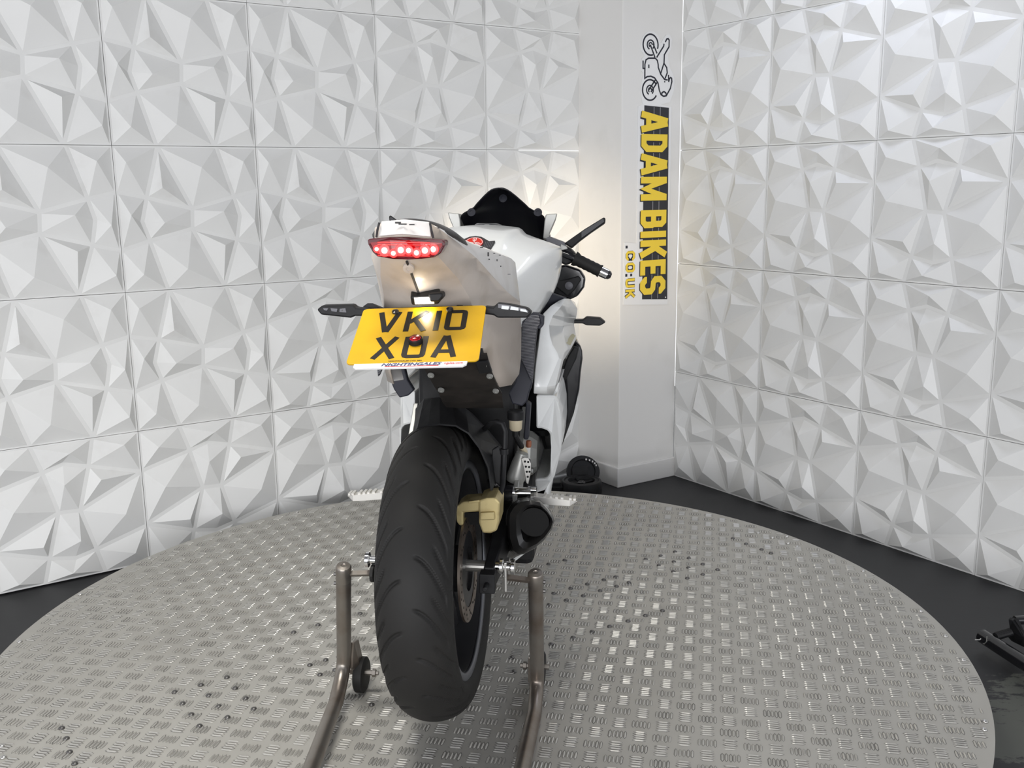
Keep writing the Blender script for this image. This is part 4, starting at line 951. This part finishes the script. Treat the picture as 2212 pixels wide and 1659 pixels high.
for s in (-1, 1):
    t_ = (lambda p: p) if s > 0 else (lambda p: mir(p, .004))
    sf = bp(MB().grid([[t_(B(*p)) for p in r] for r in up]), 'side_fairing', 'gloss_white', smooth=True, angle=20, solid=.005)
    cr = [(1233, 649), (1209, 668), (1196, 682), (1187, 700), (1186, 722), (1193, 745), (1203, 764), (1213, 779)]
    if s > 0:
        bp(MB().prism([B(a, b, y) for a, b, y in ((1236, 719, .745), (1243, 725, .75), (1232, 746, .625), (1222, 740, .61))], (.0, -.002, 0)), 'fairing_label', 'tan_label', sf)
    lf = bp(MB().prism([t_(B(a, b, .44 + max(0, a - 1190) * .004)) for a, b in lw], (-s * .005, .30, 0)), 'lower_fairing', 'gloss_white', bevel=.006)
    bp(MB().prism([t_(B(a, b, .55)) for a, b in ((1202, 827), (1209, 826), (1202, 856), (1193, 854))], (0, .2, 0)), 'fairing_tab', 'gloss_white', lf, bevel=.002)
    bp(MB().prism([t_(B(a, b, .86)) for a, b in bk], (-s * .03, .25, 0)), 'front_side_fairing', 'black_gloss', bevel=.008, smooth=True, angle=30)
    bp(MB().prism([t_(B(a, b, .84)) for a, b in bl], (0, .02, 0)), 'fairing_duct', 'black_plastic', bevel=.004)
    bel = [(s * .06, .55, -.24), (s * .14, .55, -.17), (s * .17, .55, -.05)], [(s * .06, .90, -.27), (s * .16, .90, -.18), (s * .19, .90, .02)], [(s * .04, 1.10, -.24), (s * .12, 1.12, -.16), (s * .16, 1.12, .05)]
    bp(MB().grid([list(map(np.array, r)) for r in bel]), 'belly_fairing', 'gloss_white', smooth=True, solid=.005)

# --- headlamps
for s in (-1, 1):
    hl = bp(MB().lathe([(.055, .07), (.052, .03), (.03, .0), (.0001, -.004)], (s * .085, 1.29, .46), (0, 1, -.1), 20), 'headlamp', 'chrome', smooth=True, angle=50)
    bp(MB().lathe([(.05, 0), (.04, .012), (.0001, .018)], (s * .085, 1.345, .455), (0, 1, -.1), 20), 'headlamp_lens', 'headlamp_glow', hl, smooth=True)
    l = bpy.data.lights.new('headlamp_beam', 'SPOT'); l.energy = 15.0; l.color = (1, .86, .66); l.spot_size = math.radians(66); l.spot_blend = 1.0; l.shadow_soft_size = .04
    o = link(bpy.data.objects.new('headlamp_beam', l)); o.parent = bike; o.location = (s * .085, 1.40, .455 + DZ); o.rotation_euler = (math.radians(92), 0, math.radians(-7 * s))

# ------------------------------------------------------------------ rear paddock stand under the bike
stand = empty('paddock_stand', (-.17, 2.06, TZ))
tag(stand, 'bare steel tubular paddock stand holding up the rear wheel of the motorcycle', 'stand')
def wl_(p): return AX + rr * p[0] + ff * p[1] + uu * p[2]
def in_stand(mb, name, m, parent=None, **k):
    l = stand.location; return mb.build(name, m, parent or stand, off=(-l.x, -l.y, -l.z), **k)
def at_y(px, py, Y):
    d = _ray(px, py); return CAM + d * (Y / d[1])
for side, top, bot, arm, mid in ((-1, at_y(742, 1228, 2.04), at_y(743, 1420, 2.135), at_y(672, 1659, 1.80), at_y(732, 1500, 2.09)), (1, at_y(1157, 1243, 2.02), at_y(1160, 1455, 2.12), at_y(1128, 1659, 1.80), at_y(1157, 1530, 2.07))):
    d = (arm - mid); e = arm + d * 0.9; e[2] = max(e[2], TZ + .020)
    path = [top, top + (bot - top) * .5, bot]
    c = [bot, mid, arm]
    # rounded elbow between the upright and the arm
    ctrl0 = bot + (bot - top) * .12
    for k in np.linspace(.15, 1, 7):
        a = bot * (1 - k) + (bot + (bot - top) * .15) * k; b = (bot + (bot - top) * .15) * (1 - k) + (mid + (arm - mid) * .12) * k
        path.append(a * (1 - k) + b * k)
    path += [arm, e]
    in_stand(MB().tube(path, .0172, 18), 'stand_leg', 'stand_steel', smooth=True, angle=50)
    axd = (top - bot) / np.linalg.norm(top - bot)
    in_stand(MB().lathe([(.0172, -.034), (.0176, -.033), (.0176, .004), (.015, .008), (.006, .0095), (.005, .008), (.0001, .008)], top, axd, 22), 'leg_cap', 'stand_steel', smooth=True, angle=35)
    for dd in (.018, .045):
        in_stand(MB().lathe([(.0045, .016), (.0045, .022), (.0001, .023)], top - axd * dd, rr * (-1 if side < 0 else 1), 8), 'leg_screw', 'rivet_steel')
    inw = rr * (-side)
    tip = wl_((side * .155, -.035, .010)); h0 = top - axd * .016
    tip = wl_(B(1092, 1247, -.035)) if side > 0 else wl_(B(806, 1238, -.035))
    arm_dir = (tip - h0) / np.linalg.norm(tip - h0)
    in_stand(MB().tube([h0, tip], .0072, 4), 'lift_bar', 'stand_steel')
    hk = MB()
    if side > 0:
        hk.box(tip + np.array((0, 0, -.012)), (.006, .016, .040)); hk.box(tip + np.array((.0, -.004, .020)), (.006, .010, .034)); nm = 'spool_hook'
    else:
        hk.lathe([(.020, -.004), (.020, .004)], tip + np.array((0, 0, .0)), rr, 16); nm = 'spool_hook'
    in_stand(hk, nm, 'alloy' if side > 0 else 'rubber', bevel=.0015)
    # bracket, wheel and bolt at the elbow
    wc = bot + (bot - top) * .05 + inw * (.026 if side < 0 else -.004) + ff * (.018 if side < 0 else .045); wc[2] = TZ + .043
    in_stand(MB().prism([bot + inw * .014 + axd * .045 + ff * .01, bot + inw * .014 + axd * .03 + ff * .05, wc + ff * .045 + np.array((0, 0, .0)), wc - np.array((0, 0, .018)) + ff * .02, bot + inw * .014 - axd * .03 - ff * .005], inw * .008), 'wheel_bracket', 'stand_steel', bevel=.002)
    whl = in_stand(MB().lathe([(.012, -.012), (.037, -.013), (.043, -.009), (.043, .009), (.037, .013), (.012, .012)], wc + inw * .004 + ff * .02, inw, 28), 'stand_wheel', 'rubber', smooth=True, angle=40)
    in_stand(MB().lathe([(.0065, -.03), (.0065, .024), (.010, .025), (.010, .033), (.0055, .034), (.0055, .040)], wc + inw * .010 + ff * .01 + np.array((0, 0, .012)), inw, 6), 'wheel_bolt', 'stand_steel')
    if side < 0: endL = e
    else: endR = e
in_stand(MB().tube([endL, endR], .0165, 14), 'cross_tube', 'stand_steel', smooth=True, angle=50)

# ------------------------------------------------------------------ black round unit on the floor by the pillar
gx = empty('round_floor_unit', (0.285, 4.17, 0))  # plain round unit of no known type
tag(gx, 'small round black plastic unit on the floor at the foot of the pillar', 'machine')
def gb(mb, name, m, parent=None, **k): return mb.build(name, m, parent or gx, **k)
dr = gb(MB().lathe([(.088, 0), (.090, .004), (.090, .058), (.086, .066), (.078, .068), (.074, .064), (.066, .066), (.060, .066), (.056, .052), (.0001, .050)], (.02, -.02, 0), (0, 0, 1), 40), 'drum', 'black_plastic', smooth=True, angle=30)
gb(MB().lathe([(.019, .050), (.019, .058), (.012, .060), (.0001, .056)], (.02, -.02, 0), (0, 0, 1), 20), 'hub', 'black_gloss', dr, smooth=True, angle=30)
sp = MB()
for k in range(4):
    a = math.pi * k / 2 + .4; sp.tube([(.02 + .017 * math.cos(a), -.02 + .017 * math.sin(a), .054), (.02 + .055 * math.cos(a), -.02 + .055 * math.sin(a), .056)], .0045, 6)
gb(sp, 'spoke', 'black_plastic', dr)
gb(MB().box((-.105, -.005, .022), (.085, .085, .044)).box((-.100, -.01, .050), (.055, .06, .022)), 'side_box', 'black_plastic', bevel=.004)
tb = MB(); tb.lathe([(.074, -.014), (.076, -.010), (.076, .010), (.074, .014), (.055, .016), (.052, .010), (.0001, .010)], (.035, .100, .068), (.10, -.80, .60), 36)
bd2 = gb(tb, 'tilted_disc', 'black_plastic', smooth=True, angle=30)
gb(MB().box((.020, .070, .080), (.072, .020, .040), Matrix.Rotation(-.5, 3, 'X')), 'centre_block', 'black_plastic', bd2, bevel=.003)
mkx = MB()
for k in range(6):
    a = math.radians(78 - k * 15); mkx.box((.035 + .064 * math.cos(a), .0955 - .030 * math.sin(a) + .018 + .0, .080 + .052 * math.sin(a)), (.006, .004, .007))
gb(mkx, 'white_mark', 'label_white', bd2)

# ------------------------------------------------------------------ black stand at the right edge
bs = empty('black_paddock_stand', (1.46, 2.60, 0))
tag(bs, 'black painted paddock stand lying on the floor at the right edge of the photo', 'stand')
def onz(px, py, z):
    d = _ray(px, py); return CAM + d * ((z - CAM[2]) / d[2])
def bsb(mb, name, m, **k): l = bs.location; return mb.build(name, m, bs, off=(-l.x, -l.y, -l.z), **k)
a0 = onz(2122, 1374, .045); a1 = onz(2212, 1432, .045); dv = a1 - a0
bsb(MB().tube([a0, a1, a1 + dv * 2.0], .0205, 18), 'tube', 'black_gloss', smooth=True, angle=50)
bsb(MB().lathe([(.0001, -.002), (.015, -.002), (.015, .012)], a0, dv, 14), 'tube_mouth', 'soot')
c0 = onz(2150, 1375, .060); c1 = onz(2190, 1363, .065)
tbp = MB(); nseg = 16
tbp.tube([c0 + (c1 - c0) * k / (nseg * 2) for k in range(nseg * 2 + 1)], [.0105 + .0016 * (k % 2) for k in range(nseg * 2 + 1)], 12); bsb(tbp, 'threaded_rod', 'black_plastic')
pl = [onz(*q) for q in ((2178, 1338, .105), (2182, 1333, .112), (2190, 1335, .110), (2212, 1378, .07), (2225, 1405, .045), (2205, 1395, .03), (2185, 1385, .02), (2176, 1375, .03), (2181, 1360, .07))]
bsb(MB().prism(pl, (.008, -.008, 0)), 'side_plate', 'black_plastic', bevel=.002)
b0 = onz(2192, 1340, .10); bsb(MB().tube([b0, b0 + np.array((.35, .02, .0))], .013, 14), 'cross_bar', 'black_gloss', smooth=True, angle=50)
w0 = onz(2106, 1382, .045); w1 = onz(2116, 1382, .045)
bsb(MB().tube([w0, w1, onz(2121, 1378, .05)], .0016, 6).tube([onz(2132, 1375, .066), onz(2131, 1386, .05), onz(2126, 1391, .04), onz(2121, 1388, .035)], .0014, 6), 'spring_clip', 'alloy')
